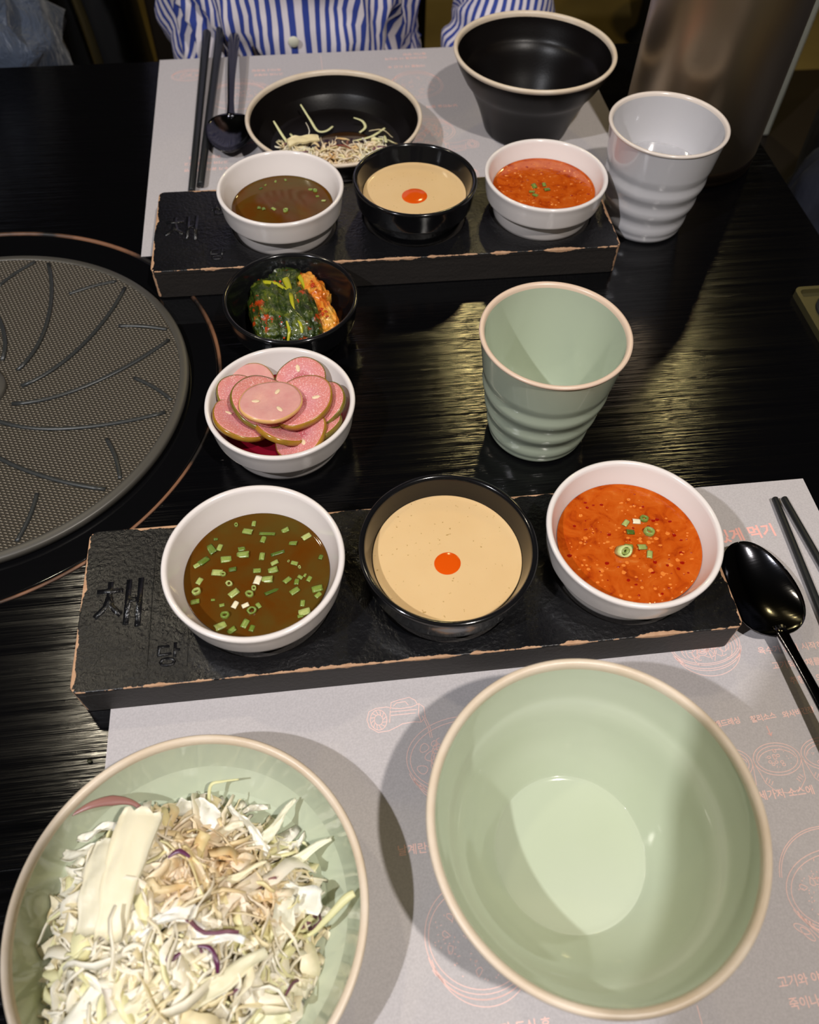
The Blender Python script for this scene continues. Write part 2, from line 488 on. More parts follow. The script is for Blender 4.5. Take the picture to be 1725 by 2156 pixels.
for tab, nm in ((LONG, 'curved_ridge'), (SHRT, 'short_ridge')):
    V, F = tube(arc(tab), 0.00165 if tab is LONG else 0.0015, 10, 0.8)
    o = mesh(nm, V, F, M['griddle_ridge'], gd)
    for k in range(1, 12):
        c = o.copy(); COL.objects.link(c); c.parent = gd; c.rotation_euler = (0, 0, math.radians(30 * k))

# ------------------------------------------------------------------ placemats with printing
TXT = []
def text_part(name, s, x, y, size, parent, mat, rz=0.0, off=0.0, align='LEFT', z=0.00042, sx=1.0):
    cu = bpy.data.curves.new(name, 'FONT'); cu.body = s; cu.size = size; cu.offset = off
    cu.align_x = align; cu.resolution_u = 2
    t = bpy.data.objects.new('tmp', cu); COL.objects.link(t)
    me = bpy.data.meshes.new_from_object(t); COL.objects.unlink(t); bpy.data.objects.remove(t)
    me.transform(Matrix.Translation((x, y, z)) @ Matrix.Rotation(rz, 4, 'Z') @ Matrix.Diagonal((sx, 1, 1, 1)))
    me.name = name; me.materials.clear(); me.materials.append(mat.m)
    o = bpy.data.objects.new(name, me); COL.objects.link(o); o.parent = parent
    return o

def ribbon(poly, wd=0.00034, z=0.0004, closed=False):
    V, F = [], []
    n = len(poly)
    for i in range(n):
        a = poly[(i - 1) % n] if closed else poly[max(i - 1, 0)]
        b = poly[(i + 1) % n] if closed else poly[min(i + 1, n - 1)]
        dx, dy = b[0] - a[0], b[1] - a[1]; L = math.hypot(dx, dy) or 1
        nx, ny = -dy / L * wd / 2, dx / L * wd / 2
        V += [(poly[i][0] + nx, poly[i][1] + ny, z), (poly[i][0] - nx, poly[i][1] - ny, z)]
    for i in range(n if closed else n - 1):
        j = (i + 1) % n
        F.append((2 * i, 2 * i + 1, 2 * j + 1, 2 * j))
    return V, F

def ell(cx, cy, rx, ry, a0=0, a1=360, n=48, rot=0.0, jit=0.0):
    P = []
    for k in range(n + 1):
        a = math.radians(a0 + (a1 - a0) * k / n)
        j = 1 + jit * math.sin(3 * a + cx * 900)
        x, y = rx * math.cos(a) * j, ry * math.sin(a) * j
        P.append((cx + x * math.cos(rot) - y * math.sin(rot), cy + x * math.sin(rot) + y * math.cos(rot)))
    return P

def draw_bowl(cx, cy, rx, ry, dep, fill, rnd, rot=0.05):
    L = [ell(cx, cy, rx, ry, rot=rot), ell(cx, cy - 0.0004, rx * 0.93, ry * 0.90, rot=rot, jit=0.01)]
    for q, k in ((0.55, 1.0), (1.0, 0.94)):
        L.append(ell(cx, cy - dep * q * 0.5, rx * k, ry * 0.95 + dep * q, 190, 350, rot=rot))
    L.append(ell(cx, cy - dep * 0.25, rx * 0.99, ry + 0.001, 200, 340, rot=rot))
    for s in (-1, 1):
        for k in range(4):
            x = cx + s * rx * (0.72 + 0.05 * k); y = cy - ry * 0.62 - dep * 0.75 + k * 0.0012
            L.append([(x, y), (x + s * 0.0016, y + 0.0028)])
    def inside(k=0.85):
        while True:
            x, y = rnd.uniform(-1, 1), rnd.uniform(-1, 1)
            if x * x + y * y < k * k: return cx + x * rx, cy + y * ry
    if 'n' in fill:                                   # noodles
        for _ in range(46):
            x, y = inside(0.6); a = rnd.uniform(0, 360)
            L.append(ell(x, y, rnd.uniform(0.003, 0.008), rnd.uniform(0.002, 0.005), a, a + rnd.uniform(60, 170), 12, rnd.uniform(0, 3)))
    if 'b' in fill:                                   # round vegetables
        for _ in range(34):
            x, y = inside(0.8); r = rnd.uniform(0.0011, 0.0024)
            L.append(ell(x, y, r * 1.3, r, 0, 360, 12, rnd.uniform(0, 3), 0.1))
    if 'd' in fill:                                   # grains
        for _ in range(110):
            x, y = inside(0.84); a = rnd.uniform(0, 3.1); l = 0.0008
            L.append([(x, y), (x + l * math.cos(a), y + l * math.sin(a))])
        for _ in range(10):
            x, y = inside(0.7); L.append(ell(x, y, 0.002, 0.0013, 0, 360, 7, rnd.uniform(0, 3), 0.2))
    if 's' in fill:                                   # sliced leaves
        for k in range(5):
            x = cx + rx * 0.25 + k * 0.0018; L.append(ell(x, cy + 0.001, 0.006, ry * 0.7, -60, 80, 14, 0.4))
        for k in range(22):
            x, y = inside(0.75); L.append(ell(x, y, 0.0034, 0.0018, rnd.uniform(0, 180), rnd.uniform(200, 360), 10, rnd.uniform(0, 3), 0.15))
    return L

def draw_cup(cx, cy, r, rnd):
    ry = r * 0.66
    L = [ell(cx, cy, r, ry), ell(cx, cy, r * 0.86, ry * 0.82), ell(cx, cy - 0.001, r * 0.80, ry * 0.70, 8, 172)]
    L.append([(cx - r, cy - 0.001), (cx - r * 0.82, cy - r * 0.9), (cx - r * 0.5, cy - r * 1.28), (cx, cy - r * 1.38), (cx + r * 0.5, cy - r * 1.28), (cx + r * 0.86, cy - r * 0.9), (cx + r, cy - 0.001)])
    for _ in range(10):
        a, q = rnd.uniform(0, 6.28), rnd.uniform(0, 0.6)
        L.append(ell(cx + r * q * math.cos(a), cy + ry * q * math.sin(a) - 0.0005, 0.0009, 0.0007, 0, 360, 9))
    for _ in range(14):
        a, q = rnd.uniform(0, 6.28), rnd.uniform(0.4, 0.72)
        x, y = cx + r * q * math.cos(a), cy + ry * q * math.sin(a); L.append([(x, y), (x + 0.0005, y)])
    for s in (-1, 1):
        for k in range(3):
            x = cx + s * r * (0.62 + 0.09 * k); y = cy - r * (1.0 - 0.08 * k); L.append([(x, y), (x - s * 0.0016, y + 0.002)])
    return L

def printed(name, lines, parent, mat, wd=0.00034):
    parts = []
    for l in lines: parts.append(ribbon(l, wd))
    V, F = merge(parts)
    o = mesh(name, V, F, mat, parent, smooth=False)
    o['kind'] = 'stuff'
    return o

def make_mat():
    """local frame: x to the right, y away from its diner, origin at the sheet's centre (table x .0878, y .137)"""
    ox, oy = 0.0878, 0.137
    root = bpy.data.objects.new('placemat', None); COL.objects.link(root)
    rnd = random.Random(5)
    n, m_ = 40, 28
    V, F = [], []
    W_, H_ = 0.4535, 0.326
    for k, z in ((0, 0.0), (1, 0.0003)):
        for j in range(m_ + 1):
            for i in range(n + 1):
                V.append((-W_ / 2 + W_ * i / n, -H_ / 2 + H_ * j / m_, z))
    N = (n + 1) * (m_ + 1)
    for j in range(m_):
        for i in range(n):
            a = j * (n + 1) + i
            F.append((N + a, N + a + 1, N + a + n + 2, N + a + n + 1)); F.append((a, a + n + 1, a + n + 2, a + 1))
    rim = [i for i in range(n + 1)] + [j * (n + 1) + n for j in range(1, m_ + 1)] + [m_ * (n + 1) + i for i in range(n - 1, -1, -1)] + [j * (n + 1) for j in range(m_ - 1, 0, -1)]
    for a, b in zip(rim, rim[1:] + rim[:1]): F.append((a, b, N + b, N + a))
    mesh('paper_sheet', V, F, M['paper'], root, smooth=False)
    sh = lambda L: [[(x - ox, y - oy) for x, y in l] for l in L]
    pr = lambda nm, L, mt=M['print'], wd=0.00034: printed(nm, sh(L), root, mt, wd)
    # jar pouring on a noodle bowl
    jc = (0.0205, 0.1628)
    J = [[(-.0165, -.0045), (-.0175, 0), (-.0160, .0045), (-.0120, .0060), (-.0060, .0062), (-.002, .0050), (.002, .0044), (.0085, .0048), (.0125, .0062), (.0150, .004), (.0152, -.002), (.0125, -.0046), (.0085, -.0040), (.002, -.0044), (-.001, -.0058), (-.006, -.0076), (-.012, -.0078), (-.0165, -.0045)],
         ell(-.0110, -.0008, .0046, .0058, n=26), ell(-.0110, -.0008, .0024, .0030, n=18),
         [(-.004, .0045), (-.003, .0085), (.001, .0095), (.0075, .0105), (.0105, .0085), (.0115, .0062)], [(-.002, .0062), (0, .0080), (.005, .0082), (.0065, .006)],
         [(-.004, .003), (.011, .003)], [(-.004, 0.001), (.010, .001)], [(.0125, .006), (.0115, 0), (.0125, -.0045)], [(-.005, -.003), (-.004, .004)],
         [(.0148, -.001), (.0170, -.008), (.0175, -.014)], [(.0136, -.001), (.0158, -.008), (.0165, -.014)]]
    for k in range(12):
        a = k * PI / 6; J.append([(-.0110 + .0026 * math.cos(a), -.0008 + .0032 * math.sin(a)), (-.0110 + .0044 * math.cos(a + .25), -.0008 + .0056 * math.sin(a + .25))])
    pr('printed_jar', [[(jc[0] + x, jc[1] + y) for x, y in l] for l in J])
    pr('printed_noodle_bowl', draw_bowl(0.0535, 0.138, 0.031, 0.021, 0.006, 'nb', rnd))
    pr('printed_rice_bowl', draw_bowl(0.0485, 0.0505, 0.0270, 0.0250, 0.0042, 'd', rnd))
    pr('printed_salad_bowl', draw_bowl(0.2070, 0.1870, 0.0215, 0.0130, 0.0050, 'sn', rnd))
    pr('printed_oval_bowl', draw_bowl(0.0350, 0.2120, 0.0230, 0.0130, 0.0030, 's', rnd))
    for i, cx in enumerate((0.1968, 0.2245, 0.2520)):
        pr('printed_sauce_cup', draw_cup(cx, 0.1165, 0.0133, rnd))
    L = draw_bowl(0.2330, 0.0500, 0.0290, 0.0190, 0.0040, 'd', rnd)
    L += [ell(0.2330, 0.0540, 0.030, 0.0260, 10, 170), ell(0.2330, 0.0540, 0.029, 0.0250, 10, 170)]
    for k in range(90):
        x, y = 0.2330 + rnd.uniform(-.012, .012), 0.0505 + rnd.uniform(-.006, .006); a = rnd.uniform(0, 3)
        L.append([(x, y), (x + .0014 * math.cos(a), y + .0014 * math.sin(a))])
    z = [(0.212 + k * 0.0021, 0.0300 + (0.0022 if k % 2 else -0.0010)) for k in range(20)]
    L += [z, ell(0.233, 0.045, 0.026, 0.024, 205, 335), ell(0.2055, 0.035, 0.004, 0.0016, rot=-0.6), ell(0.2075, 0.0325, 0.004, 0.0014, rot=-0.9)]
    pr('printed_lidded_bowl', L)
    pr('printed_divider', [[(0.1440, -0.020), (0.1440, 0.010)]])
    pr('printed_arrow', [[(0.2255, 0.1350), (0.2260, 0.1295)], [(0.2247, 0.1310), (0.2260, 0.1292), (0.2272, 0.1312)]], M['print2'], 0.0004)
    T = lambda s, x, y, sz, m=M['print'], off=0.00006, rz=0.0, al='LEFT', sx=1.0: text_part('printed_text', s, x - ox, y - oy, sz, root, m, rz, off, al, sx=sx)
    T('맛있게 먹기', 0.2800, 0.2580, 0.0104, M['print2'], 0.0003, 0.06, 'RIGHT')
    T('육수가 끓기 시작하면', 0.2370, 0.1775, 0.0052); T('고기와 야채를 넣고', 0.2420, 0.1675, 0.0052); T('취향에 의향껏', 0.2490, 0.1575, 0.0052)
    T('참깨드레싱', 0.2120, 0.1385, 0.0042, off=0.0001, al='RIGHT', rz=0.08); T('칠리소스', 0.2255, 0.1385, 0.0042, off=0.0001, al='CENTER', rz=0.08); T('와사비간장', 0.2370, 0.1385, 0.0042, off=0.0001, rz=0.08)
    T('세가지 소스에', 0.2070, 0.0965, 0.0054); T('날계란을 풀어', 0.0125, 0.0905, 0.0056)
    T('고기와 야채로', 0.1850, 0.0125, 0.0054); T('죽이나 볶음밥', 0.1870, 0.0035, 0.0054)
    T('야채를 다 드신 후', 0.0750, 0.0090, 0.0056, al='RIGHT')
    # columns printed near the outer edges
    T('샤브샤브를 더 맛있게', 0.030, -0.0080, 0.0052); T('즐기는 방법', 0.030, -0.0160, 0.0052)
    pr('printed_oval_bowl', draw_bowl(0.2830, 0.0100, 0.018, 0.010, 0.003, 'd', rnd))
    return root

pm1 = make_mat()
pm1.location = (0.0878, 0.137, 0.0002)
tag(pm1, 'grey paper placemat with pink drawings under the two pale green dishes', 'placemat', 'printed paper placemats')
pm2 = pm1.copy(); COL.objects.link(pm2)
for ch in list(pm1.children):
    c = ch.copy(); COL.objects.link(c); c.parent = pm2
pm2.location = (0.0740, 0.7455, 0.0002); pm2.rotation_euler = (0, 0, PI + 0.012)
pm2['label'] = 'grey paper placemat under the black plate and black bowl at the far side'

# ------------------------------------------------------------------ sauce boards
BL, BW, BT, BR = 0.375, 0.1034, 0.0256, 0.0430
def board_material(holes):
    m = Mat('worn_black_lacquered_wood', (0.005, 0.005, 0.006, 1), 0.2)
    tc = m.nt.nodes.new('ShaderNodeTexCoord'); s = m.nt.nodes.new('ShaderNodeSeparateXYZ'); m.nt.links.new(tc.outputs['Object'], s.inputs[0])
    X, Y, Z = s.outputs
    dx = m.math('SUBTRACT', BL / 2, m.math('ABSOLUTE', X)); dy = m.math('SUBTRACT', BW / 2, m.math('ABSOLUTE', Y)); dz = m.math('SUBTRACT', BT, Z)
    e1 = m.math('MAXIMUM', dz, m.math('MINIMUM', dx, dy)); e2 = m.math('SUBTRACT', m.math('MAXIMUM', dx, dy), 0.0016)
    e = m.math('MINIMUM', e1, e2)
    n = m.noise(tc.outputs['Object'], 45, 5, 0.65)
    wd = m.math('MULTIPLY', m.math('SUBTRACT', n, 0.42), 0.0105)
    worn = m.math('GREATER_THAN', m.math('SUBTRACT', wd, e), 0.0)
    topf = m.math('GREATER_THAN', m.math('SUBTRACT', Z, BT - 0.0006), 0.0)
    side = m.mix(m.noise(m.coord((20, 20, 300)), 1, 3), srgb(26, 23, 21), srgb(44, 39, 36))
    base = m.mix(topf, side, (0.0055, 0.0055, 0.0065, 1))
    wood = m.mix(m.noise(tc.outputs['Object'], 220, 3), srgb(206, 168, 134), srgb(170, 126, 92))
    m.color(m.mix(worn, base, wood))
    r0 = m.mix(topf, (0.6, 0.6, 0.6, 1), m.ramp(m.noise(tc.outputs['Object'], 30, 4), [(0.3, (0.16, 0.16, 0.16, 1)), (0.7, (0.36, 0.36, 0.36, 1))]))
    m.roughness(m.mix(worn, r0, (0.7, 0.7, 0.7, 1)))
    m.bump(m.noise(tc.outputs['Object'], 380, 4, 0.6), 0.0006, 0.8)
    m.bump(m.noise(m.coord((10, 60, 10)), 1.0, 4), 0.0009, 0.6)
    return m
M['board'] = board_material(None)
M['engrave'] = Mat('glossy_carved_letter', (0.010, 0.010, 0.012, 1), 0.12)

def make_board(x, y, rz, label, holes):
    """x, y: front left corner in the table's frame"""
    cx = x + (BL / 2) * math.cos(rz) - (BW / 2) * math.sin(rz); cy = y + (BL / 2) * math.sin(rz) + (BW / 2) * math.cos(rz)
    t = empty('sauce_board', (cx, cy, 0.0007), label, 'serving board', 'black wooden sauce boards', rz)
    hl = []
    for hx, hy in holes:
        d = Vector((hx - cx, hy - cy)); d.rotate(Matrix.Rotation(-rz, 2)); hl.append((d.x, d.y))
    o = rrect(-BL / 2, BL / 2, -BW / 2, BW / 2, 0.005)
    a = plate2d('base_block', o, [], 0.0, BT - 0.0040, M['board'], t)
    b = plate2d('top_layer', o, [circle(hx, hy, BR, 72) for hx, hy in hl], BT - 0.0040, BT, M['board'], t, bev=0.0006)
    def T(s, tx, ty, size, off=0.0002):
        q = text_part('carved_letter', s, tx, ty, size, t, M['board'], 0, off, z=0.0)
        me = q.data; n0 = len(me.vertices)
        bm = bmesh.new(); bm.from_mesh(me); r = bmesh.ops.extrude_face_region(bm, geom=bm.faces[:])
        for v in r['geom']:
            if isinstance(v, bmesh.types.BMVert): v.co.z += 0.0005
        for v in bm.verts: v.co.z += BT - 0.00015
        bm.to_mesh(me); bm.free()
    T('채', -0.181, -0.012, 0.034); T('선', -0.1435, 0.018, 0.015); T('당', -0.1435, -0.0400, 0.015)
    for lx in (-0.1475, -0.1260):
        bevel_box('carved_line', lx - 0.0003, lx + 0.0003, -0.042, 0.036, BT - 0.0001, BT + 0.0004, M['board'], t, 0.0001, 1)
    return t
NBH = [(-0.0514, 0.2382), (0.0561, 0.2357), (0.1626, 0.2350)]
FBH = [(-0.0286, 0.5794), (0.0787, 0.5812), (0.1854, 0.5782)]
make_board(-0.1537, 0.1844, 0.0, 'black wooden board with pale worn edges carrying the three nearer sauce bowls', NBH)
make_board(-0.1338, 0.5267, -0.0066, 'black wooden board with pale worn edges carrying the three farther sauce bowls', FBH)
RZ = 0.0007 + BT - 0.0040     # floor of a board's recess

# ------------------------------------------------------------------ bowls
SOUT = [(0, 0.0022), (0.033, 0.0022), (0.0348, 0.0003), (0.0375, 0.0), (0.0390, 0.0012), (0.0400, 0.004), (0.0422, 0.0152), (0.0426, 0.0172), (0.0427, 0.0176), (0.0432, 0.0178), (0.0462, 0.0178), (0.0468, 0.0181), (0.0471, 0.0188), (0.0475, 0.0205), (0.0488, 0.0300), (0.0496, 0.0350), (0.0500, 0.0364), (0.0497, 0.0374), (0.0488, 0.0379), (0.0476, 0.0378), (0.0467, 0.0370), (0.0462, 0.0352)]
SIN = [(0.0462, 0.0352), (0.0436, 0.0280), (0.0410, 0.0215), (0.0388, 0.0140), (0.0370, 0.0080), (0.0340, 0.0052), (0.0300, 0.0044), (0, 0.0042)]
def sauce_bowl(x, y, z, kind, label, group, tilt=None):
    t = empty('sauce_bowl', (x, y, z), label, 'bowl', group)
    mt = M['white'] if kind == 'w' else M['black_bowl']
    mesh('bowl_shell', *lathe(SOUT + SIN[1:], 112), mt, t)
    return t
def radius_in(z):
    return float(np.interp(z, [p[1] for p in SIN][::-1], [p[0] for p in SIN][::-1]))
def liquid(nm, x, y, z, lev, mt, label, cat, rz=0):
    t = empty(nm, (x, y, z + 0.0046), label, cat)
    r = radius_in(lev) - 0.0003
    l = lev - 0.0046
    P = [(0, 0), (0.029, 0.0), (0.0335, 0.001)]
    for zz in np.linspace(0.0085, lev - 0.0006, 4): P.append((radius_in(zz) - 0.00035, zz - 0.0046))
    P += [(r + 0.0001, l), (r - 0.0003, l + 0.0001), (r - 0.0011, l - 0.0003), (r - 0.003, l - 0.0005), (0.02, l - 0.0005), (0.010, l - 0.0005), (0, l - 0.0005)]
    mesh('sauce_body', *lathe(P, 96), mt, t)
    return t, l - 0.0005

def ring_piece(L, ro, ri, n=14, jag=0.08, rnd=random):
    V, F = [], []
    for i, (r, x) in enumerate(((ro, -L / 2), (ro, L / 2), (ri, L / 2), (ri, -L / 2))):
        for k in range(n):
            a = 2 * PI * k / n; j = 1 + rnd.uniform(-jag, jag)
            V.append((x + rnd.uniform(-jag, jag) * L * 0.3, r * math.cos(a) * j, r * math.sin(a) * j * 0.8))
    for i in range(4):
        for k in range(n):
            F.append((i * n + k, i * n + (k + 1) % n, ((i + 1) % 4) * n + (k + 1) % n, ((i + 1) % 4) * n + k))
    return V, F
def strip_piece(L, W_, rnd):
    """a slit, flattened piece of scallion tube: a curved, ribbed patch with thickness"""
    n, m_ = 4, 6
    V, F = [], []
    for s in (0, 1):
        for i in range(n + 1):
            for j in range(m_ + 1):
                a = (j / m_ - 0.5) * 2.4
                r = W_ * 0.45 - s * 0.0004
                V.append(((i / n - 0.5) * L * (1 + rnd.uniform(-.06, .06)), r * math.sin(a) * 1.15, r * (math.cos(a) - 0.55) * 0.55 + rnd.uniform(-.00006, .00006)))
    N = (n + 1) * (m_ + 1)
    for i in range(n):
        for j in range(m_):
            a = i * (m_ + 1) + j; b = a + m_ + 1
            F.append((a, b, b + 1, a + 1)); F.append((N + a, N + a + 1, N + b + 1, N + b))
    R1 = [j for j in range(m_ + 1)] + [i * (m_ + 1) + m_ for i in range(1, n + 1)] + [n * (m_ + 1) + j for j in range(m_ - 1, -1, -1)] + [i * (m_ + 1) for i in range(n - 1, 0, -1)]
    for a, b in zip(R1, R1[1:] + R1[:1]): F.append((a, b, N + b, N + a))
    return V, F

srnd = random.Random(3)
def scallion(parent, x, y, z, ang, px, kind=None, scale=None):
    """px: length of the piece in tenths of a photo pixel scale -> metres"""
    L = px * (scale or 0.000078)
    if kind is None: kind = srnd.choice('ssssr')
    if kind == 'r':
        V, F = ring_piece(L * 0.55, L * 0.42, L * 0.24, rnd=srnd)
        o = mesh('scallion_slice', V, F, M['scallion'], parent)
        o.rotation_euler = (0, 1.45 + srnd.uniform(-.3, .3), srnd.uniform(0, 3))
    else:
        wdt = min(L * 0.75, 0.0046) if px < 95 else L * 0.28
        V, F = strip_piece(L, max(wdt, 0.0015), srnd)
        o = mesh('scallion_slice', V, F, M['scallion_white'] if kind == 'w' else M['scallion'], parent)
        o.rotation_euler = (srnd.uniform(-.2, .2), srnd.uniform(-.2, .2), math.radians(ang))
    o.location = (x / 1000, y / 1000, z + 0.0003)
    return o

NB = [(-11.9, 33.9, 0, 40), (-1.8, 33.8, 80, 45), (-5.3, 28.9, -20, 75), (3.5, 22.2, 70, 55), (6.0, 26.1, -8, 120), (16.4, 27.3, 20, 55), (28.4, 21.8, 30, 70), (20.7, 18.1, -15, 60), (-23.6, 25.3, 0, 30), (-26.1, 18.5, -60, 90), (-21.4, 19.3, 70, 55), (-30.2, 11.4, 40, 80), (-33.8, 8.7, 30, 50), (-17.5, 11.0, 5, 75), (-8.8, 17.0, 10, 50), (-8.0, 13.2, -5, 90), (2.6, 10.8, 80, 60), (11.7, 12.1, 15, 100), (9.7, 6.0, 20, 55), (-13.8, 4.1, 0, 55), (-22.4, 2.9, -10, 75), (-19.0, 1.3, 80, 50), (-0.1, 1.8, 0, 55), (8.8, 1.1, 10, 70), (17.6, 6.1, 30, 22), (21.0, 4.5, -20, 50), (23.8, 1.5, 0, 30), (-32.1, -1.8, 60, 55), (5.5, -4.6, -5, 80), (16.5, -6.1, 40, 60), (21.7, -7.8, 80, 50), (23.9, -5.0, -40, 40), (28.8, -6.7, 60, 45), (26.5, -4.1, 60, 28), (36.0, 6.9, 70, 45), (-13.1, -11.3, 35, 75), (-4.4, -13.1, 60, 70), (-2.0, -9.5, -60, 50), (8.0, -12.4, 25, 110), (20.4, -13.4, 30, 70), (-34.0, -14.4, 5, 60), (-24.3, -14.4, 0, 28), (33.0, -13.3, 10, 75), (33.2, -17.4, 40, 50), (-12.3, -18.7, 60, 55), (-19.4, -18.2, 10, 35), (-3.1, -23.2, 40, 80), (0.5, -20.6, -60, 45), (-17.6, -24.8, 40, 75), (24.5, -21.7, 80, 48), (25.3, -27.0, 10, 80), (23.0, -29.3, 10, 40), (-20.0, -30.8, 25, 80), (-6.9, -30.8, 60, 65), (-3.2, -34.0, 70, 50), (-14.0, -34.0, 30, 60)]
NR = [(1.5, 13.1, 60, 's'), (8.3, 13.6, 60, 'w'), (13.0, 14.7, 75, 'r'), (2.7, 6.8, 60, 's'), (13.3, 5.3, 100, 'r'), (6.7, -3.9, 70, 's'), (-0.9, -2.7, 60, 's'), (9.6, -9.4, 60, 's')]
FB = [(3.5, 36.0, 26), (-18.0, 25.4, 30), (-5.2, 34.5, 24), (24.5, 20.3, 38), (28.4, 17.7, 46), (35.0, 3.5, 36), (-19.8, -1.8, 42), (2.4, -7.6, 52), (-7.5, -4.2, 40), (-16.0, -3.4, 40), (-14, 30, 20), (30, 10, 30)]
FR = [(-7.7, 2.1, 50), (-11.1, -5.1, 40), (-9.2, -9.9, 44), (0.9, 3.3, 40), (1.7, -3.2, 46)]

WG, BG = 'white sauce bowls', 'black sauce bowls'
sauce_bowl(*NBH[0], RZ, 'w', 'white bowl of scallion broth on the nearer board, leftmost of its three', WG)
sauce_bowl(*NBH[1], RZ, 'b', 'black bowl of cream sauce at the middle of the nearer board', BG)
sauce_bowl(*NBH[2], RZ, 'w', 'white bowl of red chili sauce on the nearer board, beside the spoon', WG)
sauce_bowl(*FBH[0], RZ, 'w', 'white bowl of brown broth on the farther board, behind the kimchi', WG)
sauce_bowl(*FBH[1], RZ, 'b', 'black bowl of cream sauce at the middle of the farther board', BG)
sauce_bowl(*FBH[2], RZ, 'w', 'white bowl of red chili sauce on the farther board, beside the white cup', WG)
CU0 = (-0.0361, 0.3736); KI0 = (-0.0260, 0.4763)
sauce_bowl(*CU0, 0.0, 'w', 'white bowl heaped with pink pickled slices, standing on the bare table', WG)
sauce_bowl(*KI0, 0.0, 'b', 'black bowl holding green leaf kimchi, standing on the bare table', BG)

t, zl = liquid('soy_broth', *NBH[0], RZ, 0.0215, M['broth'], 'dark brown broth full of chopped scallions in the nearer white bowl', 'sauce')
for i, (x, y, a, px) in enumerate(NB):
    scallion(t, x, y, zl, a, px, 'r' if i in (0, 37, 24, 46) else ('w' if i in (44,) else None))
scallion(t, 0.1, -4.6, zl + 0.0002, 70, 70, 'w'); scallion(t, -6.7, -19.6, zl, 20, 50, 'w'); scallion(t, -15.5, -5.1, zl, 0, 60, 'r'); scallion(t, -33.4, -8.5, zl, 0, 75, 'r')
t, zl = liquid('cream_sauce', *NBH[1], RZ, 0.0255, M['cream'], 'beige cream sauce with an orange oil dot in the nearer black bowl', 'sauce')
mesh('oil_dot', *lathe([(0.0077, zl - 0.0001), (0.0072, zl + 0.0001), (0.004, zl + 0.00025), (0, zl + 0.0003)], 40, 0.03), M['oil'], t, loc=(-0.0005, -0.0045, 0))
def bits(t, zl, n, seed, rmax):
    rnd = random.Random(seed)
    for nm, mt, k, z in (('garlic_bits', M['bits'], n, 0.00005), ('chili_bits', M['bits_red'], n // 2, 0.00005)):
        P = []
        for _ in range(k):
            a, q = rnd.uniform(0, 6.28), rmax * math.sqrt(rnd.random()); x, y = q * math.cos(a), q * math.sin(a)
            s = rnd.uniform(0.0004, 0.0021) * (1 if rnd.random() < 0.6 else 0.5); s2 = s * rnd.uniform(0.4, 1.0); ro = rnd.uniform(0, 3.1)
            m_ = 7; V = [(x, y, zl + 0.00035)] + [(x + s * math.cos(2 * PI * j / m_ + ro) * rnd.uniform(.7, 1.1), y + s2 * math.sin(2 * PI * j / m_ + ro) * rnd.uniform(.7, 1.1), zl - 0.0001) for j in range(m_)]
            P.append((V, [(0, j + 1, (j + 1) % m_ + 1) for j in range(m_)]))
        V, F = merge(P); o = mesh(nm, V, F, mt, t); o['kind'] = 'stuff'
t, zl = liquid('chili_sauce', *NBH[2], RZ, 0.0240, M['red'], 'orange-red chili sauce with scallion rings in the nearer right bowl', 'sauce')
bits(t, zl, 150, 8, 0.037)
for x, y, px, k in NR: scallion(t, x, y, zl + 0.0003, srnd.uniform(0, 180), px, k)
V, F = ring_piece(0.0060, 0.0042, 0.0030, 16, 0.05, srnd)
o = mesh('scallion_slice', V, F, M['scallion_pale'], t, loc=(-0.0055, -0.0066, zl + 0.0022)); o.rotation_euler = (0, 0.9, 1.9)
V, F = ring_piece(0.0052, 0.0024, 0.0012, 12, 0.08, srnd)
o = mesh('scallion_slice', V, F, M['scallion'], t, loc=(-0.0055, -0.0066, zl + 0.0024)); o.rotation_euler = (0, 0.9, 1.9)
t, zl = liquid('soy_broth', *FBH[0], RZ, 0.0205, M['broth'], 'thin brown broth with few scallion bits in the farther white bowl', 'sauce')
for x, y, px in FB: scallion(t, x * 0.95, y * 0.95 if y > 0 else y, zl, srnd.uniform(0, 180), px * 1.25, 's' if px < 46 else 'r')
t, zl = liquid('cream_sauce', *FBH[1], RZ, 0.0245, M['cream'], 'beige cream sauce with an orange oil dot in the farther black bowl', 'sauce')
mesh('oil_dot', *lathe([(0.0105, zl - 0.0001), (0.0100, zl + 0.0001), (0.005, zl + 0.00025), (0, zl + 0.0003)], 40, 0.02), M['oil'], t, loc=(-0.0006, -0.0045, 0))
t, zl = liquid('chili_sauce', *FBH[2], RZ, 0.0245, M['red'], 'red chili sauce with scallions in the farther right bowl', 'sauce')
bits(t, zl, 120, 9, 0.037)
for x, y, px in FR: scallion(t, x, y, zl + 0.0006, srnd.uniform(0, 180), px * 1.4)

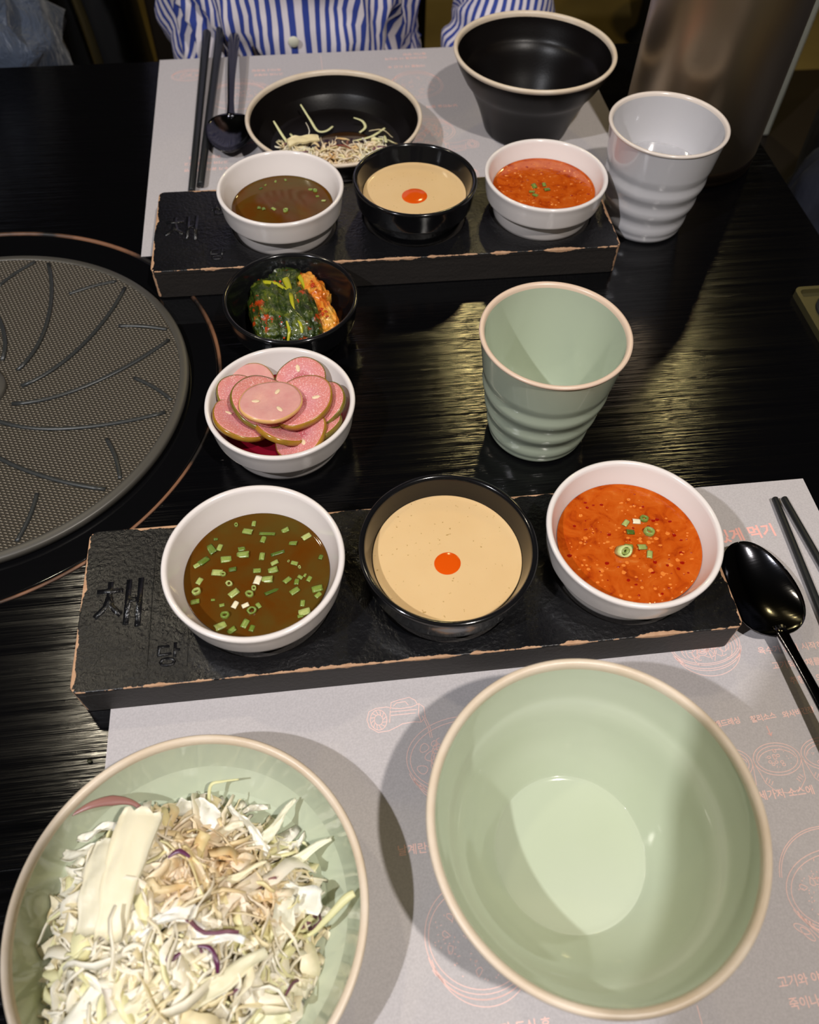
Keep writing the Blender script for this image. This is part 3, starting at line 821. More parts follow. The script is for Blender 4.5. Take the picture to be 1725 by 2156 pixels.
# pickled cucumber slices
t, zl = liquid('pickling_brine', *CU0, 0.0, 0.0205, M['brine'], 'magenta brine at the bottom of the pickle bowl', 'brine')
def cucumber(dx, dy, z, r, tx, ty, label, mt='flesh', rind='rind', th=0.0032, sy=0.95, rz=0.0, seeds=True):
    th *= 1.25; tx *= 1.3; ty *= 1.2; r *= 1.07; z += 0.0012 + (z - 0.024) * 0.12
    t = empty('pickle_slice', (CU0[0] + dx / 1000, CU0[1] + dy / 1000, z), label, 'pickle', 'pickled slices in the white bowl')
    t.rotation_euler = (tx, ty, rz)
    rnd = random.Random(int(dx * 7 + dy * 13 + 500))
    n = 48; wob = [1 + 0.04 * math.sin(2 * 2 * PI * k / n + dx) + 0.012 * math.sin(5 * 2 * PI * k / n + dy) for k in range(n)]
    def disc(prof):
        V, F, rings = [], [], []
        for (rr, zz) in prof:
            if rr == 0: rings.append([len(V)]); V.append((0, 0, zz)); continue
            ids = []
            for k in range(n):
                a = 2 * PI * k / n; bend = 0.9 * (rr * math.cos(a)) ** 2 * 6
                ids.append(len(V)); V.append((rr * wob[k] * math.cos(a), rr * wob[k] * sy * math.sin(a), zz + bend * 0.25))
            rings.append(ids)
        for a, b in zip(rings, rings[1:]):
            for k in range(n):
                k2 = (k + 1) % n
                if len(a) == 1: F.append((a[0], b[k], b[k2]))
                elif len(b) == 1: F.append((a[k], b[0], a[k2]))
                else: F.append((a[k], b[k], b[k2], a[k2]))
        return V, F
    mesh('flesh', *disc([(0, 0.0), (r * 0.955, 0.0), (r * 0.965, th * 0.5), (r * 0.955, th), (r * 0.90, th + 0.0001), (r * 0.5, th + 0.0001), (r * 0.42, th - 0.0002), (0, th - 0.0003)]), M[mt], t)
    mesh('rind', *disc([(r * 0.955, 0.0001), (r * 0.99, 0.0003), (r, th * 0.5), (r * 0.99, th - 0.0002), (r * 0.955, th - 0.00005)]), M[rind], t)
    if seeds:
        for k in range(3):
            a = rz + 0.5 + k * 2.1
            V, F = blob(2, lambda c: (c.x * 0.0030, c.y * 0.0015, c.z * 0.0004))
            o = mesh('seed_patch', V, F, M['seed'], t, loc=(r * 0.48 * math.cos(a), r * 0.48 * math.sin(a), th + 0.0001)); o.rotation_euler = (0, 0, a)
    return t
cucumber(-19.7, 27.0, 0.0235, 0.0150, 0.25, 0.10, 'pale yellowish slice at the back left of the pickles', 'flesh_pale', 'rind', seeds=False)
cucumber(-27.5, 13.0, 0.0260, 0.0165, 0.10, 0.30, 'dark-rinded slice tucked at the left edge, partly hidden', 'flesh', 'rind_dark', seeds=False)
cucumber(14.0, 22.0, 0.0285, 0.0165, 0.22, -0.15, 'dark pink slice with thick olive rind at the back right', 'flesh', 'rind_dark', rz=0.6)
cucumber(20.0, -17.0, 0.0240, 0.0190, -0.2, -0.2, 'wet slice low at the front right, half under the others', 'flesh', 'rind_dark', seeds=False)
cucumber(26.0, -3.0, 0.0280, 0.0185, 0.05, -0.35, 'lowest wet slice showing its edge at the far right', 'flesh', 'rind_dark', seeds=False)
cucumber(13.0, -24.0, 0.0255, 0.0190, -0.30, -0.10, 'pink slice with a dark slit at the front of the pickles', 'flesh', 'rind', rz=1.2)
cucumber(-2.0, -20.0, 0.0270, 0.0180, -0.30, 0.35, 'slice seen mostly by its yellow edge at front centre', 'flesh', 'rind', seeds=False)
cucumber(-25.5, -10.0, 0.0285, 0.0200, -0.12, 0.32, 'large pink slice leaning at the left front, under the others', 'flesh', 'rind', sy=1.05, rz=0.2)
cucumber(-12.0, -1.0, 0.0325, 0.0205, 0.02, 0.32, 'slice with dark olive rind leaning left under the top one', 'flesh', 'rind_dark', sy=1.1, rz=0.1)
cucumber(14.5, -4.0, 0.0330, 0.0205, -0.08, -0.12, 'big round pink slice right of the top one', 'flesh', 'rind', rz=0.8, th=0.004)
cucumber(-5.5, -8.5, 0.0400, 0.0192, -0.06, 0.10, 'topmost pale pink slice, slightly translucent with cream seeds', 'flesh_pale', 'rind_pale', th=0.0026, rz=0.3)

# kimchi
km = empty('leaf_kimchi', (KI0[0] - 0.001, KI0[1] + 0.0045, 0.0062), 'folded dark green kimchi leaves with red pepper and orange cabbage', 'kimchi')
def kim_blob(cx, cy, cz, rx, ry, rz_, rot, amp, fr, seed, sub=5, sq=0.75):
    def fn(c):
        d = Vector((math.copysign(abs(c.x) ** sq, c.x), math.copysign(abs(c.y) ** sq, c.y), math.copysign(abs(c.z) ** 0.8, c.z)))
        n = 1 - abs(noise.noise(Vector((c.x * fr * 1.6 + seed, c.y * fr * 0.5, c.z * fr + seed)))) * 2
        n2 = noise.noise(Vector((c.x * fr * 4 + seed, c.y * fr * 2.5, c.z * fr * 3)))
        k = 1 + amp * (n * 0.6 + n2 * 0.35)
        x, y, z = d.x * rx * k, d.y * ry * (1 + amp * 0.4 * n2), d.z * rz_ * k
        ca_, sa_ = math.cos(rot), math.sin(rot)
        return (cx + x * ca_ - y * sa_, cy + x * sa_ + y * ca_, max(cz + z, -0.001))
    return blob(sub, fn)
mesh('green_leaf', *kim_blob(-0.0120, -0.0050, 0.013, 0.0120, 0.0300, 0.0160, 0.10, 0.30, 2.2, 3), M['kimchi_green'], km)
mesh('green_leaf', *kim_blob(0.0030, -0.0110, 0.013, 0.0130, 0.0270, 0.0170, 0.20, 0.28, 2.4, 9), M['kimchi_green'], km)
mesh('green_leaf', *kim_blob(-0.0020, 0.0190, 0.011, 0.0120, 0.0150, 0.0150, -0.3, 0.30, 2.6, 15), M['kimchi_green'], km)
mesh('orange_cabbage', *kim_blob(0.0135, 0.0120, 0.010, 0.0085, 0.0170, 0.0150, 0.15, 0.32, 2.2, 21), M['kimchi_orange'], km)
mesh('orange_cabbage', *kim_blob(0.0185, -0.0100, 0.009, 0.0080, 0.0190, 0.0130, 0.25, 0.36, 2.6, 31), M['kimchi_orange'], km)
mesh('orange_cabbage', *kim_blob(0.0195, 0.0080, 0.015, 0.0050, 0.0060, 0.0060, 0.5, 0.4, 2.6, 41, 4), M['kimchi_orange'], km)
def stem(pts, r, mt='kimchi_stem'):
    P = [Vector(p) for p in pts]; Q = []
    for i in range(len(P) - 1):
        for k in range(4):
            t_ = k / 4; Q.append(P[i].lerp(P[i + 1], t_) + Vector((0, 0, math.sin(t_ * PI) * 0.0003)))
    Q.append(P[-1]); n = len(Q)
    mesh('stem', *tube(Q, [r * (0.6 + 0.8 * (1 - i / n)) for i in range(n)], 8, 0.7), M[mt], km)
stem([(-0.0070, 0.0250, 0.0225), (-0.0020, 0.0160, 0.0270), (0.0000, 0.0060, 0.0290), (0.0005, -0.0020, 0.0296)], 0.0022)
stem([(-0.0160, 0.0140, 0.0275), (-0.0080, 0.0100, 0.0295), (-0.0010, 0.0020, 0.0298)], 0.0013)
stem([(0.0010, -0.0020, 0.0300), (0.0020, -0.0160, 0.0305), (0.0060, -0.0290, 0.0285), (0.0070, -0.0370, 0.0200)], 0.0011)
stem([(-0.0020, -0.0220, 0.0290), (-0.0010, -0.0320, 0.0260), (-0.0030, -0.0380, 0.0190)], 0.0010)
stem([(-0.0270, -0.0270, 0.0130), (-0.0220, -0.0310, 0.0110)], 0.0016)
stem([(0.0060, 0.0240, 0.0230), (0.0090, 0.0140, 0.0250), (0.0100, 0.0060, 0.0250)], 0.0016, 'kimchi_stem')
kr = random.Random(4); P = []
for cx, cy, s, k in ((-0.0120, -0.0230, 0.0048, 60), (-0.0160, 0.0060, 0.0022, 14), (0.0070, 0.0030, 0.0022, 14), (0.0050, -0.0060, 0.0024, 16), (-0.0080, 0.0110, 0.0020, 12), (0.0150, 0.0080, 0.0024, 18), (0.0200, -0.0180, 0.0026, 16), (-0.0010, -0.0310, 0.0050, 24)):
    for _ in range(k):
        x, y = cx + kr.gauss(0, s * 0.55), cy + kr.gauss(0, s * 0.7); zz = 0.0292 - 9 * (max(0, abs(y + 0.004) - 0.012)) ** 2 * 3 - 5 * max(0, abs(x) - 0.008) ** 2 * 3
        r = kr.uniform(0.0003, 0.0009)
        V, F = blob(1, lambda c: (x + c.x * r, y + c.y * r, zz + c.z * r * 0.8)); P.append((V, F))
V, F = merge(P); o = mesh('pepper_flakes', V, F, M['pepper'], km); o['kind'] = 'stuff'

km.scale = (1.20, 1.16, 1.02)

# ------------------------------------------------------------------ cups
def cup(x, y, glaze, rimm, label):
    t = empty('drinking_cup', (x, y, 0.0), label, 'cup')
    H = 0.0914
    out = [(0, 0.0022), (0.028, 0.0022), (0.0295, 0.0004), (0.0315, 0.0)]
    for i in range(25):
        z = 0.003 + (H - 0.006) * i / 24; s = z / H
        r = 0.0332 + (0.0474 - 0.0332) * (s ** 1.05)
        r += 0.00065 * math.sin(2 * PI * (z - 0.006) / 0.0185) * (1 if 0.006 < z < 0.0615 else 0)
        r += 0.0010 * math.sin(PI * s) ** 2
        out.append((r, z))
    inn = [(0.0442, H - 0.0028), (0.0430, 0.075), (0.0400, 0.050), (0.0368, 0.028), (0.0335, 0.012), (0.0300, 0.0075), (0.022, 0.0058), (0, 0.0055)]
    rim = [out[-1], (0.0480, H - 0.0016), (0.0478, H - 0.0004), (0.0466, H), (0.0454, H - 0.0003), (0.0446, H - 0.0013), inn[0]]
    mesh('outer_wall', *lathe(smooth_prof(out, 3), 128), glaze, t)
    mesh('inner_wall', *lathe(smooth_prof(inn, 4), 128), glaze, t)
    mesh('rim', *lathe(rim, 128), rimm, t)
    return t
cup(0.1405, 0.3642, M['celadon_cup'], M['rim_pink'], 'empty pale green cup with wavy rings standing between the boards')
cup(0.2831, 0.5901, M['grey_white'], M['rim_white'], 'greyish white cup of water standing right of the farther board')
wt = mesh('drinking_water', *lathe([(0, 0), (0.0215, 0.0003), (0.0293, 0.002), (0.0328, 0.0070), (0.0366, 0.0240), (0.0398, 0.0446), (0.0400, 0.0450), (0.0390, 0.0447), (0, 0.0447)], 96), M['water'], None, loc=(0.2831, 0.5901, 0.0060))
tag(wt, 'clear water half filling the white cup', 'water')

# ------------------------------------------------------------------ large bowls and plates
def big_bowl(x, y, mt, rimm, label, z0=0.0007, rot=0.0):
    t = empty('soup_bowl', (x, y, z0), label, 'bowl', 'large stoneware bowls', rot)
    out = [(0, 0.0030), (0.0330, 0.0030), (0.0350, 0.0004), (0.0380, 0.0), (0.0400, 0.0012), (0.0425, 0.0080), (0.0475, 0.0220), (0.0545, 0.0370), (0.0585, 0.0440), (0.0625, 0.0490), (0.0680, 0.0590), (0.0715, 0.0660), (0.0730, 0.0710)]
    inn = [(0.0705, 0.0712), (0.0690, 0.0660), (0.0662, 0.0590), (0.0635, 0.0530), (0.0605, 0.0495), (0.0570, 0.0440), (0.0505, 0.0300), (0.0440, 0.0190), (0.0400, 0.0125), (0.0378, 0.0092), (0.0365, 0.0086), (0.0300, 0.0078), (0, 0.0072)]
    rim = [(0.0730, 0.0710), (0.0743, 0.0725), (0.0748, 0.0740), (0.0743, 0.0753), (0.0728, 0.0757), (0.0713, 0.0750), (0.0706, 0.0735), (0.0705, 0.0712)]
    mesh('outer_wall', *lathe(smooth_prof(out, 3), 144), mt, t)
    mesh('inner_wall', *lathe(smooth_prof(inn, 4), 144), mt, t)
    mesh('rim', *lathe(rim, 144), rimm, t)
    return t
big_bowl(0.0985, 0.0808, M['celadon'], M['rim'], 'empty pale green bowl with a cream rim on the nearer placemat')
big_bowl(0.2087, 0.7460, M['matt_black'], M['rim'], 'empty matt black bowl with a cream rim on the farther placemat')

def plate(x, y, mt, label):
    t = empty('salad_plate', (x, y, 0.0007), label, 'plate', 'deep salad plates')
    out = [(0, 0.0025), (0.0455, 0.0025), (0.0475, 0.0003), (0.0500, 0.0), (0.0525, 0.0010), (0.0600, 0.0065), (0.0700, 0.0160), (0.0770, 0.0260), (0.0792, 0.0318)]
    inn = [(0.0770, 0.0320), (0.0752, 0.0270), (0.0715, 0.0185), (0.0680, 0.0125), (0.0640, 0.0085), (0.0600, 0.0070), (0.0500, 0.0062), (0, 0.0058)]
    rim = [(0.0792, 0.0318), (0.0807, 0.0335), (0.0811, 0.0348), (0.0805, 0.0358), (0.0793, 0.0362), (0.0779, 0.0355), (0.0771, 0.0340), (0.0770, 0.0320)]
    mesh('underside', *lathe(smooth_prof(out, 3), 144), mt, t)
    mesh('inner_surface', *lathe(smooth_prof(inn, 4), 144), mt, t)
    mesh('rim', *lathe(rim, 144), M['rim'], t)
    return t
GP = (-0.0844, 0.0703); BP = (0.0212, 0.7210)
plate(*GP, M['celadon'], 'pale green deep plate holding the big heap of shredded cabbage')
plate(*BP, M['matt_black'], 'matt black deep plate with leftover salad at the far side')

def ribbon3d(c, d, L, wd, th, curl, twist, rnd, seg=8, wave=0.0):
    """curled strip of leaf: rectangular section swept along a bent line"""
    V, F = [], []
    d = d.normalized(); up = Vector((0, 0, 1)) if abs(d.z) < 0.9 else Vector((1, 0, 0))
    s = d.cross(up).normalized(); n = s.cross(d).normalized()
    p = c - d * (L / 2); ph = rnd.uniform(0, 6.28); tw = rnd.uniform(0, 3.14); cs = rnd.uniform(-1, 1) * curl
    for i in range(seg + 1):
        f = i / seg
        dirv = (d + n * (curl * (0.5 - f) * 2) + s * (cs * (f - 0.5) * 1.4 + wave * math.sin(9 * f + ph))).normalized()
        if i: p = p + dirv * (L / seg)
        ta = tw + twist * f
        a = s * math.cos(ta) + n * math.sin(ta); b = (-s * math.sin(ta) + n * math.cos(ta))
        k = wd / 2 * (0.55 + 0.45 * math.sin(PI * (0.10 + 0.80 * f))) * (1 + 0.18 * math.sin(7 * f + ph)) ; h = th / 2
        V += [p + a * k + b * h, p - a * k + b * h, p - a * k - b * h, p + a * k - b * h]
    for i in range(seg):
        for k in range(4):
            F.append((4 * i + k, 4 * i + (k + 1) % 4, 4 * i + 4 + (k + 1) % 4, 4 * i + 4 + k))
    F.append((0, 3, 2, 1)); F.append((4 * seg, 4 * seg + 1, 4 * seg + 2, 4 * seg + 3))
    return V, F

def shred_pile(name, n, place, seed, dims, parent=None, stain=None, zmin=0.0075):
    rnd = random.Random(seed); Vs, Fs, Cs = [], [], []
    cols = [srgb(246, 238, 216), srgb(240, 230, 200), srgb(248, 243, 228), srgb(246, 240, 222), srgb(236, 232, 184), srgb(234, 220, 180)]
    for i in range(n):
        c, d = place(rnd)
        L = rnd.uniform(*dims[0]) * (1 if rnd.random() < 0.8 else 1.5); wd = rnd.choice((dims[1][0], dims[1][0], (dims[1][0] + dims[1][1]) / 2, dims[1][1])) * rnd.uniform(0.7, 1.3)
        V, F = ribbon3d(c, d, L, wd, rnd.uniform(0.0005, 0.0011), rnd.uniform(-1.5, 1.5), rnd.uniform(-2.0, 2.0), rnd, 8, rnd.uniform(0.1, 0.6))
        o = len(Vs)
        col = np.array(rnd.choice(cols))
        if rnd.random() < 0.012: col = np.array(srgb(110, 50, 86))
        for v in V:
            if v.z < zmin: v.z = zmin + rnd.uniform(0, 0.0004)
            cc = col
            if stain: cc = col * (1 - (s_ := stain(v))) + np.array(srgb(214, 156, 70)) * s_
            Cs.append(tuple(cc))
        Vs += V; Fs += [tuple(k + o for k in f) for f in F]
    ob = mesh(name, Vs, Fs, M['cabbage'], parent)
    ca_ = ob.data.color_attributes.new('tint', 'FLOAT_COLOR', 'POINT')
    ca_.data.foreach_set('color', [x for c in Cs for x in (c[0], c[1], c[2], 1.0)])
    return ob

def in_plate(v, rmax=0.0735):
    r = math.hypot(v.x, v.y)
    return r < rmax
HC = (-0.010, -0.011)
def height(x, y):
    r = math.hypot((x - HC[0]) / 1.05, (y - HC[1]) / 1.06); a = math.atan2(y, x)
    R = 0.060 + 0.003 * math.sin(3 * a + 1) + 0.002 * math.sin(7 * a)
    return 0.0375 * max(0.0, 1 - (r / R) ** 2) ** 0.75 + 0.004 * noise.noise(Vector((x * 60, y * 60, 0)))
def place_heap(rnd):
    while True:
        a, q = rnd.uniform(0, 2 * PI), 0.064 * math.sqrt(rnd.random())
        x, y = HC[0] + q * math.cos(a), HC[1] + q * math.sin(a)
        h = height(x, y)
        if h < 0.0005: h = 0.001
        z = 0.008 + h - rnd.random() ** 2 * 0.006
        e = 0.002; gx = (height(x + e, y) - height(x - e, y)) / (2 * e); gy = (height(x, y + e) - height(x, y - e)) / (2 * e)
        b = rnd.uniform(0, 2 * PI)
        d = Vector((math.cos(b), math.sin(b), 0)); d.z = d.x * gx * 0.8 + d.y * gy * 0.8 + rnd.gauss(0, 0.28)
        return Vector((x, y, z)), d
def stain(v):
    s = 0
    for cx, cy, r, a in ((0.004, 0.030, 0.014, .8), (0.018, 0.018, 0.013, .8), (-0.004, 0.012, 0.012, .7), (0.036, 0.0, 0.010, .6), (-0.010, 0.040, 0.010, .5), (0.020, 0.004, 0.010, .5)):
        d = math.hypot(v.x - cx, v.y - cy); s = max(s, a * math.exp(-(d / r) ** 2))
    return min(0.85, s * (0.45 + 0.9 * abs(noise.noise(Vector((v.x * 190, v.y * 190, v.z * 190))))))
sal = empty('shredded_salad', (*GP, 0.0007), 'large heap of shredded white cabbage with brown dressing on the green plate', 'salad')
hp = shred_pile('cabbage_shreds', 1500, place_heap, 2, ((0.012, 0.030), (0.0018, 0.0070)), sal, stain, 0.0085); hp['kind'] = 'stuff'
# pale core that fills the heap below the loose shreds
V, F = [], []
N = 44
for j in range(N + 1):
    for i in range(N + 1):
        x = HC[0] + (i / N - .5) * 0.12; y = HC[1] + (j / N - .5) * 0.12
        V.append((x, y, 0.0066 + max(0, height(x, y) - 0.003) * 0.90 + 0.0008 * noise.noise(Vector((x * 300, y * 300, 1)))))
for j in range(N):
    for i in range(N):
        q = [j * (N + 1) + i, j * (N + 1) + i + 1, (j + 1) * (N + 1) + i + 1, (j + 1) * (N + 1) + i]
        if all(height(V[k][0], V[k][1]) > 0.003 for k in q): F.append(tuple(q))
core = Mat('packed_cabbage', srgb(206, 194, 156), 0.5); core.color(core.mix(core.noise(core.coord(), 350, 3), srgb(214, 204, 166), srgb(130, 108, 62)))
core.bump(core.noise(core.coord(), 400, 3), 0.002, 0.8)
o = mesh('packed_shreds', V, F, core, sal); o['kind'] = 'stuff'

def leaf_piece(name, c, rot, L, wd, th, bend, mt, parent, label=None, taper=0.6, tilt=0.0, wave=0.0, seg=14, col=None, twist=0.0):
    V, F = [], []
    m_ = 6
    for s in (0, 1):
        for i in range(seg + 1):
            f = i / seg; k = (1 - (1 - taper) * f) * (1 + 0.16 * noise.noise(Vector((f * 5 + c[0] * 777, c[1] * 555, 0.5))))
            if f < 0.08: k *= 0.8 + 2.5 * f
            for j in range(m_ + 1):
                g_ = j / m_ - 0.5
                x = (f - 0.5) * L + (0.05 * L * noise.noise(Vector((g_ * 6, c[0] * 500, f))) if f in (0.0, 1.0) else 0); y = g_ * wd * k + 0.0012 * wave * math.sin(f * 9)
                z = 0.0016 * noise.noise(Vector((f * 4 + c[0] * 900, g_ * 5, c[1] * 700))) + 0.0005 * math.cos(g_ * 40 + f * 3) * min(1, wd / 0.012) + bend * (1 - (2 * f - 1) ** 2) + 0.0011 * wave * math.sin(f * 17 + g_ * 6) - g_ * g_ * wd * 0.25 - s * th * (1 - 1.6 * g_ * g_)
                a = twist * f; y, z = y * math.cos(a) - z * math.sin(a), y * math.sin(a) + z * math.cos(a)
                V.append((x, y, z))
    NN = (seg + 1) * (m_ + 1)
    for i in range(seg):
        for j in range(m_):
            a = i * (m_ + 1) + j; b = a + m_ + 1
            F.append((a, b, b + 1, a + 1)); F.append((NN + a, NN + a + 1, NN + b + 1, NN + b))
    R1 = [j for j in range(m_ + 1)] + [i * (m_ + 1) + m_ for i in range(1, seg + 1)] + [seg * (m_ + 1) + j for j in range(m_ - 1, -1, -1)] + [i * (m_ + 1) for i in range(seg - 1, 0, -1)]
    for a, b in zip(R1, R1[1:] + R1[:1]): F.append((a, NN + a, NN + b, b))
    o = mesh(name, V, F, mt, parent, loc=c); o.rotation_euler = (tilt[0], tilt[1], rot) if isinstance(tilt, tuple) else (0, tilt, rot)
    if mt is M['cabbage']:
        ca_ = o.data.color_attributes.new('tint', 'FLOAT_COLOR', 'POINT'); cc = col or srgb(240, 236, 218)
        ca_.data.foreach_set('color', [x for _ in V for x in cc])
    if label: o['label'] = label
    return o
D = math.radians
LP = lambda nm, *a, **k: leaf_piece(nm, *a, **k)
LP('cabbage_rib', (-0.0270, 0.0180, 0.0455), D(-100), 0.056, 0.022, 0.0022, 0.003, M['cabbage'], sal, 'thick pale yellow leaf rib lying on the heap', 0.55, (0.12, -0.10), 0.3, col=srgb(240, 232, 204))
LP('cabbage_rib', (-0.0385, 0.0140, 0.0430), D(-96), 0.040, 0.016, 0.0016, 0.003, M['cabbage'], sal, 'translucent pale leaf piece beside the thick rib', 0.8, (0.2, -0.1), 0.6, col=srgb(226, 220, 196))
for (x, y, z, r, L, wd, b, tp_, wv, c_) in (
    (0.0430, 0.0180, 0.0200, 22, 0.046, 0.0110, 0.002, 0.15, 0.6, srgb(240, 240, 214)), (0.0330, 0.0330, 0.0200, 42, 0.044, 0.0085, 0.002, 0.2, 0.8, srgb(238, 236, 212)),
    (0.0450, 0.0030, 0.0210, -20, 0.028, 0.0160, 0.003, 0.8, 0.9, srgb(244, 243, 232)), (0.0330, -0.0320, 0.0230, 100, 0.032, 0.0170, 0.003, 0.9, 1.0, srgb(238, 238, 200)),
    (-0.0450, 0.0300, 0.0260, 170, 0.034, 0.0080, 0.004, 0.7, 0.8, srgb(232, 230, 216)), (-0.0480, 0.0180, 0.0250, 200, 0.030, 0.0090, 0.004, 0.8, 1.0, srgb(226, 224, 208)),
    (-0.0400, 0.0420, 0.0230, 185, 0.034, 0.0060, 0.003, 0.6, 1.0, srgb(240, 238, 226)), (0.0000, 0.0460, 0.0200, 150, 0.026, 0.0140, 0.003, 0.8, 1.0, srgb(246, 244, 236)),
    (-0.0080, -0.0050, 0.0450, 200, 0.028, 0.0070, 0.003, 0.3, 0.6, srgb(246, 244, 236)), (0.0100, -0.0100, 0.0430, 340, 0.034, 0.0080, 0.003, 0.4, 0.6, srgb(246, 244, 236)),
    (0.0200, 0.0120, 0.0370, 15, 0.032, 0.0060, 0.003, 0.3, 0.6, srgb(240, 230, 196)), (-0.0150, -0.0320, 0.0420, 40, 0.050, 0.0120, 0.004, 0.5, 0.8, srgb(234, 228, 200)),
    (0.0120, -0.0300, 0.0400, 20, 0.050, 0.0130, 0.003, 0.4, 0.7, srgb(230, 224, 192)), (-0.0380, -0.0260, 0.0370, 60, 0.052, 0.0100, 0.004, 0.5, 0.8, srgb(242, 240, 226)),
    (-0.0260, -0.0380, 0.0400, 100, 0.040, 0.0150, 0.004, 0.7, 0.9, srgb(238, 232, 224)), (0.0250, 0.0360, 0.0220, 128, 0.030, 0.0050, 0.002, 0.4, 0.5, srgb(248, 246, 236)),
    (0.0380, -0.0100, 0.0260, 60, 0.030, 0.0130, 0.003, 0.8, 1.0, srgb(242, 240, 222)), (0.0080, 0.0330, 0.0290, 12, 0.032, 0.0070, 0.003, 0.5, 0.7, srgb(240, 232, 206))):
    LP('cabbage_leaf', (x, y, z), D(r), L, wd, 0.0008, b, M['cabbage'], sal, None, tp_, (0.2, -0.05), wv, col=c_, twist=0.5)
def strand(name, pts, rad, mt, parent, label=None, flat=0.35):
    P = [Vector(p) for p in pts]; Q = []
    E = [P[0]] + P + [P[-1]]
    for i in range(1, len(E) - 2):
        for k in range(6):
            t_ = k / 6; a, b, c, d = E[i - 1], E[i], E[i + 1], E[i + 2]
            Q.append(0.5 * (2 * b + (c - a) * t_ + (2 * a - 5 * b + 4 * c - d) * t_ ** 2 + (3 * b - a - 3 * c + d) * t_ ** 3))
    Q.append(P[-1]); n = len(Q)
    rs = [float(np.interp(i / (n - 1), np.linspace(0, 1, len(rad)), rad)) for i in range(n)]
    o = mesh(name, *tube(Q, rs, 8, flat), mt, parent)
    if mt is M['cabbage']:
        ca_ = o.data.color_attributes.new('tint', 'FLOAT_COLOR', 'POINT'); ca_.data.foreach_set('color', [x for _ in o.data.vertices for x in srgb(224, 222, 170)])
    if label: o['label'] = label
    return o
strand('purple_shred', [(-0.060, 0.049, 0.030), (-0.050, 0.053, 0.031), (-0.040, 0.0545, 0.030), (-0.030, 0.0525, 0.0285), (-0.0235, 0.046, 0.026), (-0.022, 0.041, 0.022)], (0.0003, 0.0018, 0.0026, 0.0012, 0.0011, 0.0009), M['purple_pale'], sal, 'dusky purple shred arching over the upper left rim')
strand('purple_shred', [(-0.008, 0.0215, 0.0455), (-0.003, 0.0235, 0.0465), (0.002, 0.0205, 0.0460)], (0.0005, 0.0012, 0.0006), M['purple'], sal)
strand('purple_shred', [(-0.0080, -0.0180, 0.0480), (-0.004, -0.0200, 0.0490), (0.0020, -0.0170, 0.0485)], (0.0008, 0.0013, 0.0005), M['purple'], sal)
strand('purple_shred', [(0.0060, -0.0160, 0.0475), (0.0120, -0.0175, 0.0480), (0.0150, -0.0230, 0.0470), (0.0150, -0.0270, 0.0450)], (0.0004, 0.0010, 0.0012, 0.0007), M['purple'], sal)
strand('pale_shred', [(0.040, -0.014, 0.0200), (0.052, -0.014, 0.0230), (0.060, -0.010, 0.0290), (0.070, -0.003, 0.0345), (0.0745, -0.001, 0.0360)], (0.0003, 0.0008, 0.0014, 0.0020, 0.0016), M['cabbage'], sal)
strand('pale_shred', [(-0.065, 0.004, 0.0280), (-0.056, 0.009, 0.0290), (-0.048, 0.013, 0.0300)], (0.0005, 0.0009, 0.0005), M['cabbage'], sal)
strand('pale_shred', [(0.004, 0.052, 0.0150), (0.006, 0.059, 0.0220), (0.012, 0.060, 0.0230), (0.020, 0.0605, 0.0220)], (0.0009, 0.0009, 0.0006, 0.0004), M['cabbage'], sal)
V, F = lathe([(0.0, 0.0), (0.010, 0.0), (0.0115, 0.0002), (0.0095, 0.0009), (0, 0.0011)], 36, 0.15)
mesh('dressing_pool', V, F, M['dressing'], sal, loc=(0.0385, -0.0100, 0.0066))

# leftovers on the black plate
lo = empty('leftover_salad', (*BP, 0.0007), 'small remains of shredded cabbage in brown dressing on the black plate', 'salad')
def place_left(rnd):
    while True:
        x = rnd.uniform(-0.050, 0.046); u = (x + 0.002) / 0.050
        y = -0.032 + rnd.gauss(0, 0.010) + 0.022 * u * u - (0.004 if x > 0 else 0)
        if math.hypot(x, y) < 0.062:
            r = math.hypot(x, y)
            b = rnd.uniform(0, 6.28)
            return Vector((x, y, 0.009 + max(0, r - 0.05) * 0.5 + rnd.uniform(0, 0.010) * max(0.2, 1 - abs(u)))), Vector((math.cos(b), math.sin(b), rnd.gauss(0, 0.25)))
ls = shred_pile('cabbage_shreds', 520, place_left, 6, ((0.009, 0.022), (0.0010, 0.0030)), lo, lambda v: min(0.8, 0.9 * max(0, noise.noise(Vector((v.x * 110, v.y * 110, 3)))) + (0.25 if abs(v.x) < 0.02 else 0)), 0.0075); ls['kind'] = 'stuff'
mesh('dressing_pool', *lathe([(0, 0.0), (0.031, 0.0), (0.0335, 0.0002), (0.031, 0.0007), (0, 0.0008)], 60, 0.06), M['dressing_dark'] if 'dressing_dark' in M else Mat('dark_brown_dressing', srgb(52, 30, 8), 0.05), lo, loc=(0.006, -0.012, 0.0064))
for pts in ([(-0.030, 0.046, 0.021), (-0.022, 0.034, 0.012), (-0.016, 0.022, 0.0078), (-0.008, 0.021, 0.0076), (-0.001, 0.028, 0.008)], [(0.020, 0.038, 0.010), (0.028, 0.034, 0.0085), (0.030, 0.024, 0.0078), (0.024, 0.016, 0.0076)],
            [(0.016, -0.002, 0.010), (0.034, 0.004, 0.010), (0.048, 0.014, 0.012)], [(-0.056, 0.014, 0.024), (-0.048, 0.000, 0.016), (-0.040, -0.014, 0.012)], [(-0.042, 0.012, 0.012), (-0.036, -0.002, 0.012)], [(-0.030, 0.010, 0.010), (-0.022, -0.004, 0.012)], [(0.046, -0.004, 0.015), (0.046, -0.020, 0.018)]):
    strand('pale_shred', pts, (0.0008, 0.0013, 0.0014, 0.0011), M['cabbage'], lo)
